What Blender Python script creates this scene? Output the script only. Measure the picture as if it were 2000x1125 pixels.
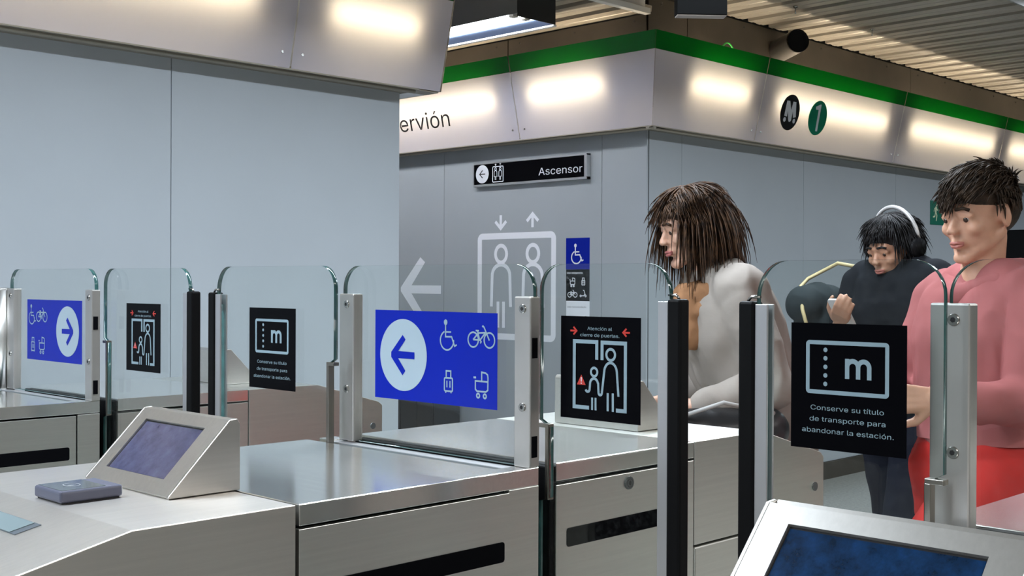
import bpy, bmesh, math, os, random
from math import sin, cos, pi, radians, sqrt
from mathutils import Vector, Matrix, noise

random.seed(7)
C = bpy.context.scene.collection
for o in list(bpy.data.objects):
    bpy.data.objects.remove(o, do_unlink=True)
scene = bpy.context.scene

# ------------------------------------------------------------------ camera
# X runs along the gate passages, Y runs along the row of gates, Z is up
CAM = Vector((0, 0, 1.35))
YAW, PITCH, ROLL, FPX = 0.774749, 0.00465468, 0.00442495, 2345.7
fw = Vector((cos(PITCH) * cos(YAW), cos(PITCH) * sin(YAW), -sin(PITCH)))
rt0 = Vector((sin(YAW), -cos(YAW), 0))
up0 = rt0.cross(fw)
rt = rt0 * cos(ROLL) + up0 * sin(ROLL)
upv = up0 * cos(ROLL) - rt0 * sin(ROLL)
cam_d = bpy.data.cameras.new('camera')
cam_d.sensor_width = 36.0
cam_d.lens = 36.0 * FPX / 2000.0
cam_d.clip_start = 0.02
cam = bpy.data.objects.new('camera', cam_d)
C.objects.link(cam)
cam.matrix_world = Matrix(((rt.x, upv.x, -fw.x, CAM.x), (rt.y, upv.y, -fw.y, CAM.y),
                           (rt.z, upv.z, -fw.z, CAM.z), (0, 0, 0, 1)))
scene.camera = cam

# ------------------------------------------------------------------ world, lights, exposure
wd = bpy.data.worlds.new('station_air')
scene.world = wd
wd.use_nodes = True
wd.node_tree.nodes['Background'].inputs[0].default_value = (0.75, 0.85, 1.0, 1)
wd.node_tree.nodes['Background'].inputs[1].default_value = 0.12
vs = scene.view_settings
vs.view_transform = 'Standard'
vs.look = 'None'
vs.exposure = 0.0
vs.gamma = 1.0
vs.use_curve_mapping = False

COOL = (0.80, 0.90, 1.0)
TUBE_WARM = (1.0, 0.84, 0.62)
TUBE_WARM_W = 64.0
TUBE_COOL_W = 26.0


def area_light(name, loc, sx, sy, watts, col, rot=(0, 0, 0), spread=180):
    l = bpy.data.lights.new(name, 'AREA')
    l.shape = 'RECTANGLE'
    l.size, l.size_y = sx, sy
    l.energy = watts
    l.color = col
    l.spread = radians(spread)
    o = bpy.data.objects.new(name, l)
    o.location = loc
    o.rotation_euler = rot
    C.objects.link(o)
    return o


# the long fluorescent troughs of the hall: one over the gates, one added unseen behind the camera to light the gate fronts, one in the side lobby
area_light('hall_trough_light', (0.8, 2.33, 2.86), 9.6, 0.20, 345, COOL)
area_light('hall_trough_light', (10.0, 2.33, 2.86), 6.6, 0.20, 120, COOL)
area_light('hall_trough_light', (2.0, -1.6, 2.86), 12.0, 0.20, 320, (0.97, 0.96, 0.95))  # unseen lamp added on the near side to brighten the cabinet fronts
area_light('lobby_trough_light', (4.565, 6.4, 2.752), 0.16, 4.0, 15, (1.0, 0.80, 0.60))

# ------------------------------------------------------------------ materials
MATS = {}


def new_mat(name):
    m = bpy.data.materials.new(name)
    m.use_nodes = True
    return m, m.node_tree.nodes, m.node_tree.links, m.node_tree.nodes['Principled BSDF']


def mat(name, col, rough=0.5, metal=0.0, bump=0.0, bscale=200.0, var=0.0, vscale=6.0, spec=0.5, emit=None, es=0.0, coat=0.0):
    if name in MATS:
        return MATS[name]
    m, n, l, p = new_mat(name)
    p.inputs['Base Color'].default_value = (*col, 1)
    p.inputs['Roughness'].default_value = rough
    p.inputs['Metallic'].default_value = metal
    p.inputs['Specular IOR Level'].default_value = spec
    p.inputs['Coat Weight'].default_value = coat
    if emit:
        p.inputs['Emission Color'].default_value = (*emit, 1)
        p.inputs['Emission Strength'].default_value = es
    if bump or var:
        tc = n.new('ShaderNodeTexCoord')
    if bump:
        t = n.new('ShaderNodeTexNoise')
        t.inputs['Scale'].default_value = bscale
        t.inputs['Detail'].default_value = 4
        l.new(tc.outputs['Object'], t.inputs['Vector'])
        b = n.new('ShaderNodeBump')
        b.inputs['Strength'].default_value = bump
        b.inputs['Distance'].default_value = 0.002
        l.new(t.outputs['Fac'], b.inputs['Height'])
        l.new(b.outputs['Normal'], p.inputs['Normal'])
    if var:
        t2 = n.new('ShaderNodeTexNoise')
        t2.inputs['Scale'].default_value = vscale
        t2.inputs['Detail'].default_value = 6
        l.new(tc.outputs['Object'], t2.inputs['Vector'])
        r = n.new('ShaderNodeMapRange')
        r.inputs['From Min'].default_value = 0.3
        r.inputs['From Max'].default_value = 0.7
        r.inputs['To Min'].default_value = 1 - var
        r.inputs['To Max'].default_value = 1 + var
        l.new(t2.outputs['Fac'], r.inputs['Value'])
        mx = n.new('ShaderNodeMix')
        mx.data_type = 'RGBA'
        mx.blend_type = 'MULTIPLY'
        mx.inputs['Factor'].default_value = 1
        mx.inputs['A'].default_value = (*col, 1)
        l.new(r.outputs['Result'], mx.inputs['B'])
        l.new(mx.outputs['Result'], p.inputs['Base Color'])
    MATS[name] = m
    return m


def steel(name, axis, col=(0.74, 0.73, 0.70), rough=0.24, aniso=0.6):
    """Brushed stainless steel: anisotropic along the brushing axis, with faint streaks and smudges."""
    m, n, l, p = new_mat(name)
    p.inputs['Metallic'].default_value = 1.0
    p.inputs['Anisotropic'].default_value = aniso
    tg = n.new('ShaderNodeCombineXYZ')
    for i_, a_ in enumerate('xyz'):              # a slight skew keeps the tangent defined on faces square to the brushing
        tg.inputs[i_].default_value = 1.0 if a_ == axis else 0.22 - 0.05 * i_
    l.new(tg.outputs[0], p.inputs['Tangent'])
    tc = n.new('ShaderNodeTexCoord')
    mp = n.new('ShaderNodeMapping')
    sc = [160.0, 160.0, 160.0]
    sc['xyz'.index(axis)] = 4.0
    mp.inputs['Scale'].default_value = sc
    l.new(tc.outputs['Object'], mp.inputs['Vector'])
    t = n.new('ShaderNodeTexNoise')
    t.inputs['Scale'].default_value = 1.0
    t.inputs['Detail'].default_value = 4
    t.inputs['Roughness'].default_value = 0.7
    l.new(mp.outputs['Vector'], t.inputs['Vector'])
    t2 = n.new('ShaderNodeTexNoise')          # smudges from hands and cleaning
    t2.inputs['Scale'].default_value = 7.0
    t2.inputs['Detail'].default_value = 5
    l.new(tc.outputs['Object'], t2.inputs['Vector'])
    r = n.new('ShaderNodeMapRange')
    r.inputs['From Min'].default_value = 0.3
    r.inputs['From Max'].default_value = 0.7
    r.inputs['To Min'].default_value = rough - 0.01
    r.inputs['To Max'].default_value = rough + 0.015
    l.new(t2.outputs['Fac'], r.inputs['Value'])
    l.new(r.outputs['Result'], p.inputs['Roughness'])
    cr = n.new('ShaderNodeMapRange')
    cr.inputs['From Min'].default_value = 0.25
    cr.inputs['From Max'].default_value = 0.75
    cr.inputs['To Min'].default_value = 0.95
    cr.inputs['To Max'].default_value = 1.05
    l.new(t.outputs['Fac'], cr.inputs['Value'])
    mx = n.new('ShaderNodeMix')
    mx.data_type = 'RGBA'
    mx.blend_type = 'MULTIPLY'
    mx.inputs['Factor'].default_value = 1
    mx.inputs['A'].default_value = (*col, 1)
    l.new(cr.outputs['Result'], mx.inputs['B'])
    l.new(mx.outputs['Result'], p.inputs['Base Color'])
    MATS[name] = m
    return m


def glass_face():
    """Thin clear safety glass: transmits with a faint green tint and mirrors by Fresnel."""
    m, n, l, p = new_mat('clear_glass')
    n.remove(p)
    out = n['Material Output']
    tr = n.new('ShaderNodeBsdfTransparent')
    tr.inputs[0].default_value = (0.96, 0.982, 0.975, 1)
    gl = n.new('ShaderNodeBsdfGlossy')
    gl.inputs['Roughness'].default_value = 0.01
    fr = n.new('ShaderNodeFresnel')
    ge = n.new('ShaderNodeNewGeometry')          # keep the ratio the right way round on the far face of the sheet
    ir = n.new('ShaderNodeMapRange')
    ir.inputs['To Min'].default_value = 1.45
    ir.inputs['To Max'].default_value = 1 / 1.45
    l.new(ge.outputs['Backfacing'], ir.inputs['Value'])
    l.new(ir.outputs['Result'], fr.inputs['IOR'])
    mx = n.new('ShaderNodeMixShader')
    l.new(fr.outputs[0], mx.inputs[0])
    l.new(tr.outputs[0], mx.inputs[1])
    l.new(gl.outputs[0], mx.inputs[2])
    df = n.new('ShaderNodeBsdfDiffuse')          # dust and scratches
    df.inputs[0].default_value = (0.75, 0.8, 0.8, 1)
    tc = n.new('ShaderNodeTexCoord')
    t = n.new('ShaderNodeTexNoise')
    t.inputs['Scale'].default_value = 90
    t.inputs['Detail'].default_value = 8
    l.new(tc.outputs['Object'], t.inputs['Vector'])
    r = n.new('ShaderNodeMapRange')
    r.inputs['From Min'].default_value = 0.5
    r.inputs['From Max'].default_value = 0.9
    r.inputs['To Min'].default_value = 0.0
    r.inputs['To Max'].default_value = 0.018
    l.new(t.outputs['Fac'], r.inputs['Value'])
    m2 = n.new('ShaderNodeMixShader')
    l.new(r.outputs['Result'], m2.inputs[0])
    l.new(mx.outputs[0], m2.inputs[1])
    l.new(df.outputs[0], m2.inputs[2])
    l.new(m2.outputs[0], out.inputs['Surface'])
    MATS['clear_glass'] = m
    return m


def lightbox(name, col, trans, gloss=0.08):
    """Opal acrylic: scatters the tube behind it through the sheet."""
    m, n, l, p = new_mat(name)
    n.remove(p)
    out = n['Material Output']
    d = n.new('ShaderNodeBsdfDiffuse')
    d.inputs[0].default_value = (*col, 1)
    t = n.new('ShaderNodeBsdfTranslucent')
    t.inputs[0].default_value = (*trans, 1)
    a = n.new('ShaderNodeAddShader')
    mx0 = n.new('ShaderNodeMixShader')
    mx0.inputs[0].default_value = 0.16
    l.new(d.outputs[0], mx0.inputs[1])
    l.new(t.outputs[0], mx0.inputs[2])
    g = n.new('ShaderNodeBsdfGlossy')
    g.inputs['Roughness'].default_value = 0.22
    fr = n.new('ShaderNodeFresnel')
    fr.inputs['IOR'].default_value = 1.4
    mx = n.new('ShaderNodeMixShader')
    l.new(fr.outputs[0], mx.inputs[0])
    l.new(mx0.outputs[0], mx.inputs[1])
    l.new(g.outputs[0], mx.inputs[2])
    n.remove(a)
    l.new(mx.outputs[0], out.inputs['Surface'])
    MATS[name] = m
    return m


def emitter(name, col, s):
    m, n, l, p = new_mat(name)
    n.remove(p)
    e = n.new('ShaderNodeEmission')
    e.inputs[0].default_value = (*col, 1)
    e.inputs[1].default_value = s
    l.new(e.outputs[0], n['Material Output'].inputs['Surface'])
    MATS[name] = m
    return m


STEEL_S = steel('satin_steel_slope', 'x', col=(0.76, 0.725, 0.68), rough=0.38, aniso=0.5)  # warm tint puts the ceiling's reflected warmth into the steel colour
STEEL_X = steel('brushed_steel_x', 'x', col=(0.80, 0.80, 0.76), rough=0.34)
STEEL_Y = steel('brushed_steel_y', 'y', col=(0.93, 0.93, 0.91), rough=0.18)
STEEL_Z = steel('brushed_steel_z', 'z', col=(0.66, 0.65, 0.63), rough=0.30)
HOOD = steel('brushed_steel_housing', 'x', col=(0.60, 0.58, 0.55), rough=0.42)
ALU = mat('satin_aluminium', (0.52, 0.52, 0.54), 0.38, 0.75, bump=0.03)
POST = mat('worn_satin_post', (0.52, 0.50, 0.48), 0.36, 0.85, bump=0.04, bscale=60, var=0.05, vscale=14)
SCREW = mat('screw_steel', (0.45, 0.44, 0.42), 0.25, 1.0)
BLACKR = mat('black_rubber', (0.004, 0.004, 0.0045), 0.5, bump=0.05, spec=0.1)
BLACKG = mat('black_gloss_acrylic', (0.003, 0.003, 0.004), 0.55, spec=0.02)
DARK = mat('dark_void', (0.006, 0.006, 0.007), 0.7)
GLASS = glass_face()
GEDGE = mat('glass_edge_green', (0.030, 0.085, 0.082), 0.10, var=0.3, vscale=30, spec=0.9)
GDARK = mat('glass_slot_teal', (0.004, 0.085, 0.08), 0.4, spec=0.1)
OPAL = lightbox('opal_acrylic', (0.47, 0.455, 0.545), (0.98, 0.95, 0.90))
GREEN = lightbox('green_acrylic', (0.0012, 0.045, 0.011), (0.004, 0.40, 0.02))
ACR, _n, _l, _p = new_mat('clear_acrylic_back')      # the sheet's rear and edges: clear, the light enters here
_t = _n.new('ShaderNodeBsdfTransparent')
_n.remove(_p)
_l.new(_t.outputs[0], _n['Material Output'].inputs['Surface'])
TUBEW = emitter('tube_warm', TUBE_WARM, TUBE_WARM_W)
TUBEC = emitter('tube_cool', (0.86, 0.93, 1.0), TUBE_COOL_W)
PANEL = mat('wall_panel_paint', (0.385, 0.415, 0.445), 0.38, 0.0, bump=0.04, bscale=30, var=0.02, vscale=3)
JOINT = mat('joint_dark', (0.03, 0.03, 0.03), 0.8)
RAIL = mat('beige_rail', (0.30, 0.27, 0.22), 0.45, 0.4)
CONC = mat('beam_cladding', (0.038, 0.031, 0.023), 0.55, bump=0.2, bscale=40, var=0.16, vscale=5)
SLAT = mat('ceiling_slat_paint', (0.36, 0.325, 0.27), 0.36, 0.2, var=0.04, vscale=2)
CEILB = mat('ceiling_void', (0.16, 0.145, 0.12), 0.7)
FLOORM = mat('terrazzo_floor', (0.30, 0.30, 0.275), 0.22, bump=0.02, var=0.2, vscale=60)
FARW = mat('far_wall_paint', (0.64, 0.66, 0.60), 0.5, var=0.03)
WHITEV = mat('white_vinyl', (0.88, 0.90, 0.96), 0.4)
WHITEP = mat('white_print', (0.78, 0.80, 0.86), 0.4)
PALE = mat('pale_blue_print', (0.24, 0.335, 0.39), 0.35)
BLUEV = mat('blue_vinyl', (0.0, 0.011, 0.30), 0.32, spec=0.2)
BLACKV = mat('black_vinyl', (0.002, 0.002, 0.003), 0.22, spec=0.05)
REDP = mat('red_print', (0.5, 0.03, 0.02), 0.4)
GREYP = mat('grey_print', (0.18, 0.19, 0.21), 0.5)
INK = mat('black_ink', (0.006, 0.006, 0.007), 0.35)
GREENP = mat('green_print', (0.0, 0.23, 0.12), 0.35)
EXITG = mat('exit_green', (0.0, 0.14, 0.085), 0.35)
CREAM = mat('photoluminescent_cream', (0.62, 0.66, 0.45), 0.5)
SIGNF = mat('sign_frame_aluminium', (0.68, 0.69, 0.70), 0.28, 0.9)
WHITEM = mat('white_metal', (0.72, 0.72, 0.70), 0.4)
FIXT = mat('fixture_grey', (0.33, 0.32, 0.30), 0.35, 0.5)
REFL = mat('reflector', (0.35, 0.45, 0.62), 0.12, 1.0)
BLACKM = mat('black_metal', (0.006, 0.006, 0.007), 0.45, spec=0.15)
READER = mat('slate_plastic', (0.10, 0.105, 0.15), 0.36, 0.15)
READTOP = mat('reader_glass', (0.075, 0.085, 0.09), 0.10)


def screen_mat(name, c0, c1, es):
    m, n, l, p = new_mat(name)
    p.inputs['Roughness'].default_value = 0.16
    p.inputs['Specular IOR Level'].default_value = 0.4
    tc = n.new('ShaderNodeTexCoord')
    t = n.new('ShaderNodeTexNoise')
    t.inputs['Scale'].default_value = 38
    t.inputs['Detail'].default_value = 10
    t.inputs['Roughness'].default_value = 0.7
    l.new(tc.outputs['Object'], t.inputs['Vector'])
    cr = n.new('ShaderNodeValToRGB')
    cr.color_ramp.elements[0].position = 0.35
    cr.color_ramp.elements[0].color = (*c0, 1)
    cr.color_ramp.elements[1].position = 0.7
    cr.color_ramp.elements[1].color = (*c1, 1)
    l.new(t.outputs['Fac'], cr.inputs['Fac'])
    l.new(cr.outputs['Color'], p.inputs['Base Color'])
    l.new(cr.outputs['Color'], p.inputs['Emission Color'])
    p.inputs['Emission Strength'].default_value = es
    MATS[name] = m
    return m


SCREEN_B = screen_mat('display_violet', (0.022, 0.026, 0.065), (0.05, 0.06, 0.125), 0.35)
SCREEN_C = screen_mat('display_blue', (0.001, 0.007, 0.020), (0.004, 0.026, 0.085), 0.5)

# ------------------------------------------------------------------ object helpers
ORG = {}


def thing(name, loc, label, cat, group=None, kind=None):
    o = bpy.data.objects.new(name, None)
    o.empty_display_size = 0.05
    o.location = loc
    C.objects.link(o)
    ORG[o.name] = Vector(loc)
    o['label'] = label
    o['category'] = cat
    if group:
        o['group'] = group
    if kind:
        o['kind'] = kind
    return o


def mesh_from(bm, name, mats, org):
    me = bpy.data.meshes.new(name)
    for v in bm.verts:
        v.co -= org
    bm.to_mesh(me)
    bm.free()
    for m in mats:
        me.materials.append(m)
    return me


def part(name, bm, m, parent, label=None, smooth=False, kind=None):
    """Link a bmesh built in world coordinates as ONE child mesh of its thing (or of one of its parts)."""
    org = ORG[parent.name]
    me = mesh_from(bm, name, m if isinstance(m, (list, tuple)) else [m], org)
    o = bpy.data.objects.new(name, me)
    C.objects.link(o)
    o.parent = parent
    ORG[o.name] = org
    if smooth:
        for f in me.polygons:
            f.use_smooth = True
    if label:
        o['label'] = label
    if kind:
        o['kind'] = kind
    return o


def solo(name, bm, m, loc, label=None, cat=None, group=None, kind=None, smooth=False):
    """A top-level thing (or piece of the setting) that is a single mesh."""
    me = mesh_from(bm, name, m if isinstance(m, (list, tuple)) else [m], Vector(loc))
    o = bpy.data.objects.new(name, me)
    o.location = loc
    C.objects.link(o)
    ORG[o.name] = Vector(loc)
    if smooth:
        for f in me.polygons:
            f.use_smooth = True
    if label:
        o['label'] = label
    if cat:
        o['category'] = cat
    if group:
        o['group'] = group
    if kind:
        o['kind'] = kind
    return o


def BM():
    return bmesh.new()


def bev(bm, geom_edges, w, seg=2):
    if w > 0:
        bmesh.ops.bevel(bm, geom=geom_edges, offset=w, segments=seg, profile=0.5, affect='EDGES', clamp_overlap=True)


def box(bm, x0, x1, y0, y1, z0, z1, b=0.0, mi=0, seg=2):
    vs_ = [bm.verts.new((x, y, z)) for x in (x0, x1) for y in (y0, y1) for z in (z0, z1)]
    q = [(0, 1, 3, 2), (4, 6, 7, 5), (0, 4, 5, 1), (2, 3, 7, 6), (0, 2, 6, 4), (1, 5, 7, 3)]
    fs = []
    for i in q:
        f = bm.faces.new([vs_[k] for k in i])
        f.material_index = mi
        fs.append(f)
    if b:
        es = list({e for f in fs for e in f.edges})
        bev(bm, es, b, seg)
    return bm


def bbox(*a, **k):
    return box(BM(), *a, **k)


def prism(bm, pts, y0, y1, b=0.0, mi=0, seg=2):
    """pts: outline in (x, z), extruded along y."""
    a = [bm.verts.new((x, y0, z)) for x, z in pts]
    c = [bm.verts.new((x, y1, z)) for x, z in pts]
    n = len(pts)
    fs = [bm.faces.new(a), bm.faces.new(c[::-1])]
    for i in range(n):
        j = (i + 1) % n
        fs.append(bm.faces.new([a[j], a[i], c[i], c[j]]))
    for f in fs:
        f.material_index = mi
    bmesh.ops.recalc_face_normals(bm, faces=fs)
    if b:
        bev(bm, list({e for f in fs for e in f.edges}), b, seg)
    return bm


def tube(bm, p, q, r, r2=None, n=20, caps=True, mi=0):
    p, q = Vector(p), Vector(q)
    r2 = r if r2 is None else r2
    d = (q - p).normalized()
    a = d.orthogonal().normalized()
    b = d.cross(a)
    A = [bm.verts.new(p + (a * cos(2 * pi * i / n) + b * sin(2 * pi * i / n)) * r) for i in range(n)]
    B = [bm.verts.new(q + (a * cos(2 * pi * i / n) + b * sin(2 * pi * i / n)) * r2) for i in range(n)]
    for i in range(n):
        f = bm.faces.new([A[i], A[(i + 1) % n], B[(i + 1) % n], B[i]])
        f.material_index = mi
        f.smooth = True
    if caps:
        bm.faces.new(A[::-1]).material_index = mi
        bm.faces.new(B).material_index = mi
    return bm


def pipe(bm, pts, r, n=10):
    """A bent rod through pts."""
    pts = [Vector(p) for p in pts]
    rings = []
    a = None
    for i, p in enumerate(pts):
        d = (pts[min(i + 1, len(pts) - 1)] - pts[max(i - 1, 0)]).normalized()
        a = d.orthogonal().normalized() if a is None else (a - d * a.dot(d)).normalized()
        b = d.cross(a)
        rings.append([bm.verts.new(p + (a * cos(2 * pi * k / n) + b * sin(2 * pi * k / n)) * r) for k in range(n)])
    for A, B in zip(rings, rings[1:]):
        for k in range(n):
            bm.faces.new([A[k], A[(k + 1) % n], B[(k + 1) % n], B[k]]).smooth = True
    bm.faces.new(rings[0][::-1])
    bm.faces.new(rings[-1])
    return bm


# ------------------------------------------------------------------ flat print helpers (signs, stickers)
class Plane:
    """A printed plane: origin O (m), U to the reader's right, V up, N towards the reader; shapes are given in mm."""
    def __init__(s, O, U, V, N):
        s.O, s.U, s.V, s.N = Vector(O), Vector(U), Vector(V), Vector(N)

    def p(s, u, v, h=0.0):
        return s.O + s.U * (u / 1000) + s.V * (v / 1000) + s.N * h


LIFT = [0]


def lift(h):
    """Overlapping prints sit a few hundredths of a millimetre apart."""
    LIFT[0] = (LIFT[0] + 1) % 8
    return h + LIFT[0] * 2.2e-5


def poly(bm, pl, pts, h):
    h = lift(h)
    vs_ = [bm.verts.new(pl.p(u, v, h)) for u, v in pts]
    f = bm.faces.new(vs_)
    f.normal_update()
    if f.normal.dot(pl.N) < 0:
        f.normal_flip()
    if len(pts) > 4:
        bmesh.ops.triangulate(bm, faces=[f], ngon_method='EAR_CLIP')
    return bm


def stroke(bm, pl, pts, w, h, closed=False, cap=0.0):
    h = lift(h)
    P = [Vector(p) for p in pts]
    if cap and not closed:
        P[0] = P[0] + (P[0] - P[1]).normalized() * cap
        P[-1] = P[-1] + (P[-1] - P[-2]).normalized() * cap
    n = len(P)
    L, R = [], []
    for i in range(n):
        if closed:
            d0, d1 = (P[i] - P[i - 1]).normalized(), (P[(i + 1) % n] - P[i]).normalized()
        else:
            d0 = (P[i] - P[i - 1]).normalized() if i else (P[1] - P[0]).normalized()
            d1 = (P[i + 1] - P[i]).normalized() if i < n - 1 else d0
        n0, n1 = Vector((-d0.y, d0.x)), Vector((-d1.y, d1.x))
        mt = n0 + n1
        mt = mt.normalized() if mt.length > 1e-4 else n0
        k = min(2.2, 1 / max(0.3, mt.dot(n0)))
        L.append(bm.verts.new(pl.p(*(P[i] + mt * (w / 2 * k)), h)))
        R.append(bm.verts.new(pl.p(*(P[i] - mt * (w / 2 * k)), h)))
    for i in range(n if closed else n - 1):
        j = (i + 1) % n
        f = bm.faces.new([L[i], R[i], R[j], L[j]])
        f.normal_update()
        if f.normal.dot(pl.N) < 0:
            f.normal_flip()
    return bm


def circ_pts(u, v, ru, rv=None, n=36, a0=0, a1=360):
    rv = ru if rv is None else rv
    full = abs(a1 - a0) >= 360
    m_ = n if full else n + 1
    return [(u + ru * cos(radians(a0 + (a1 - a0) * i / n)), v + rv * sin(radians(a0 + (a1 - a0) * i / n))) for i in range(m_)]


def ring(bm, pl, u, v, r, w, h, rv=None, n=36):
    return stroke(bm, pl, circ_pts(u, v, r, rv, n), w, h, closed=True)


def rrect(u0, u1, v0, v1, r, n=6):
    pts = []
    for cu, cv, a in ((u1 - r, v1 - r, 0), (u0 + r, v1 - r, 90), (u0 + r, v0 + r, 180), (u1 - r, v0 + r, 270)):
        pts += circ_pts(cu, cv, r, None, n, a, a + 90)
    return pts


def slab(bm, pl, pts, h0, h1):
    a = [bm.verts.new(pl.p(u, v, h0)) for u, v in pts]
    b = [bm.verts.new(pl.p(u, v, h1)) for u, v in pts]
    n = len(pts)
    fs = [bm.faces.new(a[::-1]), bm.faces.new(b)]
    for i in range(n):
        j = (i + 1) % n
        fs.append(bm.faces.new([a[i], a[j], b[j], b[i]]))
    bmesh.ops.recalc_face_normals(bm, faces=fs)
    return bm


FONT = None
try:
    fp = os.path.join(bpy.utils.system_resource('DATAFILES'), 'fonts', 'Inter.woff2')
    FONT = bpy.data.fonts.load(fp)
except Exception:
    FONT = None


def text(pl, s, u0, v0, width, height_scale, h, weight=0.0, center=False):
    """Lettering: s starts at (u0, v0) in mm, is `width` mm wide; one em is height_scale mm tall."""
    cu = bpy.data.curves.new('lettering', 'FONT')
    cu.body = s
    if FONT:
        cu.font = FONT
    cu.size = 1.0
    cu.offset = weight
    cu.resolution_u = 4
    o = bpy.data.objects.new('lettering', cu)
    C.objects.link(o)
    dg = bpy.context.evaluated_depsgraph_get()
    me = bpy.data.meshes.new_from_object(o.evaluated_get(dg))
    bpy.data.objects.remove(o, do_unlink=True)
    bm = BM()
    bm.from_mesh(me)
    bpy.data.meshes.remove(me)
    x0 = min(v.co.x for v in bm.verts)
    x1 = max(v.co.x for v in bm.verts)
    k = width / (x1 - x0)
    if center:
        u0 = u0 - width / 2
    for v in bm.verts:
        v.co = pl.p(u0 + (v.co.x - x0) * k, v0 + v.co.y * height_scale, h)
    bm.normal_update()
    for f in bm.faces:
        if f.normal.dot(pl.N) < 0:
            f.normal_flip()
    return bm


# icon strokes, in mm about each icon's own centre (traced from how the pictograms are drawn)
def xf(pts, du, dv, s):
    return [(du + u * s, dv + v * s) for u, v in pts]


def ic_wheelchair(bm, pl, u, v, s, w, h):
    X = lambda p: xf(p, u, v, s)
    poly(bm, pl, X(circ_pts(-8, 24.5, 4.6, 5.2)), h)
    stroke(bm, pl, X([(-8, 20.5), (-8, -1.3), (8, -1), (15.8, -17.5), (21.4, -15)]), w, h)
    stroke(bm, pl, X([(-8, 7.1), (6.3, 7.4)]), w, h)
    stroke(bm, pl, X(circ_pts(-4.4, -8, 17.5, 17.0, 24, 112, 385 - 20)), w, h)


def ic_bicycle(bm, pl, u, v, s, w, h):
    X = lambda p: xf(p, u, v, s)
    for c in (-20, 20.5):
        stroke(bm, pl, X(circ_pts(c, -8, 13)), w, h, closed=True)
    for ln in ([(-13.8, 8.1), (-5.5, 8.1)], [(2.6, 14.8), (4.6, 16.4), (7, 14.7), (20.5, -8.2)], [(-9.4, 8), (-3.5, -8)],
               [(-20, -8), (-7, 4), (11.6, 5.2)], [(-20, -8), (-2.5, -8), (10.3, 4.6)], [(-3, -8), (0, -11), (-2, -14)]):
        stroke(bm, pl, X(ln), w, h)


def ic_suitcase(bm, pl, u, v, s, w, h):
    X = lambda p: xf(p, u, v, s)
    stroke(bm, pl, X([(-6, 8), (-6, 19.5), (6, 19.5), (6, 8)]), w, h)
    stroke(bm, pl, X(rrect(-10.7, 10.7, -16.5, 7, 2.5, 3)), w, h, closed=True)
    stroke(bm, pl, X([(-4, 2), (-4, -10)]), w, h)
    stroke(bm, pl, X([(4, 2), (4, -10)]), w, h)
    for k in (-7, 7):
        stroke(bm, pl, X([(k, -16), (k, -20)]), w, h)


def ic_pram(bm, pl, u, v, s, w, h):
    X = lambda p: xf(p, u, v, s)
    stroke(bm, pl, X([(-20, 11), (-13.5, 11)]), w * 1.2, h)
    stroke(bm, pl, X([(0.8, 5), (0.7, 21), (10.8, 19.8), (15.5, 17), (16.3, 12), (16.3, 5)]), w, h)
    stroke(bm, pl, X([(-15, 5), (-15, -9.4), (-11, -12.7), (11, -12.8), (16, -9.6), (16.3, 5)]), w, h, closed=True)
    for k in (-8, 8.8):
        stroke(bm, pl, X(circ_pts(k, -20.4, 3.6)), w * 1.05, h, closed=True)


def ic_scooter(bm, pl, u, v, s, w, h):
    X = lambda p: xf(p, u, v, s)
    stroke(bm, pl, X([(-2, 17), (6, 16), (15, -10)]), w, h)
    stroke(bm, pl, X([(-16, -13), (5, -13), (11, -3)]), w, h)
    for k in (-19, 17):
        stroke(bm, pl, X(circ_pts(k, -14, 4.5)), w, h, closed=True)


def ic_arrow(bm, pl, u, v, s, h, flip=1):
    """The heavy arrow: blunt head, two barbs and a shaft; flip = -1 points right."""
    a = [(-0.9, 37.6), (7.5, 29.2), (-13.5, 7), (32.5, 6.5), (32.5, -6.3), (-13.8, -6.3), (7.3, -29), (-1, -37.6), (-33.6, -4.7), (-33.6, 4.7)]
    poly(bm, pl, xf([(x * flip, y) for x, y in a], u, v, s), h)


def ic_lift_people(bm, pl, cx, base, s, w, h):
    """Two standing people side by side (unit: the frame is 660 wide)."""
    for k in (-1, 1):
        X = lambda p: xf(p, cx + k * 140 * s, base, s)
        stroke(bm, pl, X(circ_pts(0, 205, 50, 54, 28)), w, h, closed=True)
        pts = [(-86, -132), (-80, 60)] + [(80 * cos(radians(a)) * -1, 66 + 72 * sin(radians(a))) for a in range(12, 170, 14)] + [(80, 60), (87, -132)]
        stroke(bm, pl, X(pts), w, h)
        stroke(bm, pl, X([(-26, -99), (-26, -266)]), w, h)
        stroke(bm, pl, X([(24, -99), (24, -266)]), w, h)


# ------------------------------------------------------------------ the setting
YW, XM, XL, ZF = 4.25, 5.443, 3.597, 2.228
floor = solo('floor', bbox(-8, 26, -6, 12, -0.1, 0.0), FLOORM, (0, 0, 0), kind='structure')


def panel_wall(name, axis, face, joints, lo, hi, z0, z1, thick=0.3, ztop=3.05):
    """A wall clad in tall metal panels; every panel is its own piece with an open joint between."""
    g = 0.003
    bm = BM()
    if axis == 'y':      # wall face looks towards -Y
        box(bm, lo, hi, face + 0.014, face + thick, 0, ztop)
    else:                # wall face looks towards -X
        box(bm, face + 0.014, face + thick, lo, hi, 0, ztop)
    w = solo(name, bm, JOINT, (0, 0, 0), kind='structure')
    ed = [lo] + sorted(joints) + [hi]
    for a, b in zip(ed, ed[1:]):
        if axis == 'y':
            bm = bbox(a + g / 2, b - g / 2, face, face + 0.014, z0, z1, 0.0012, seg=1)
        else:
            bm = bbox(face, face + 0.014, a + g / 2, b - g / 2, z0, z1, 0.0012, seg=1)
        part('wall_panel', bm, PANEL, w)
    return w


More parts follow.
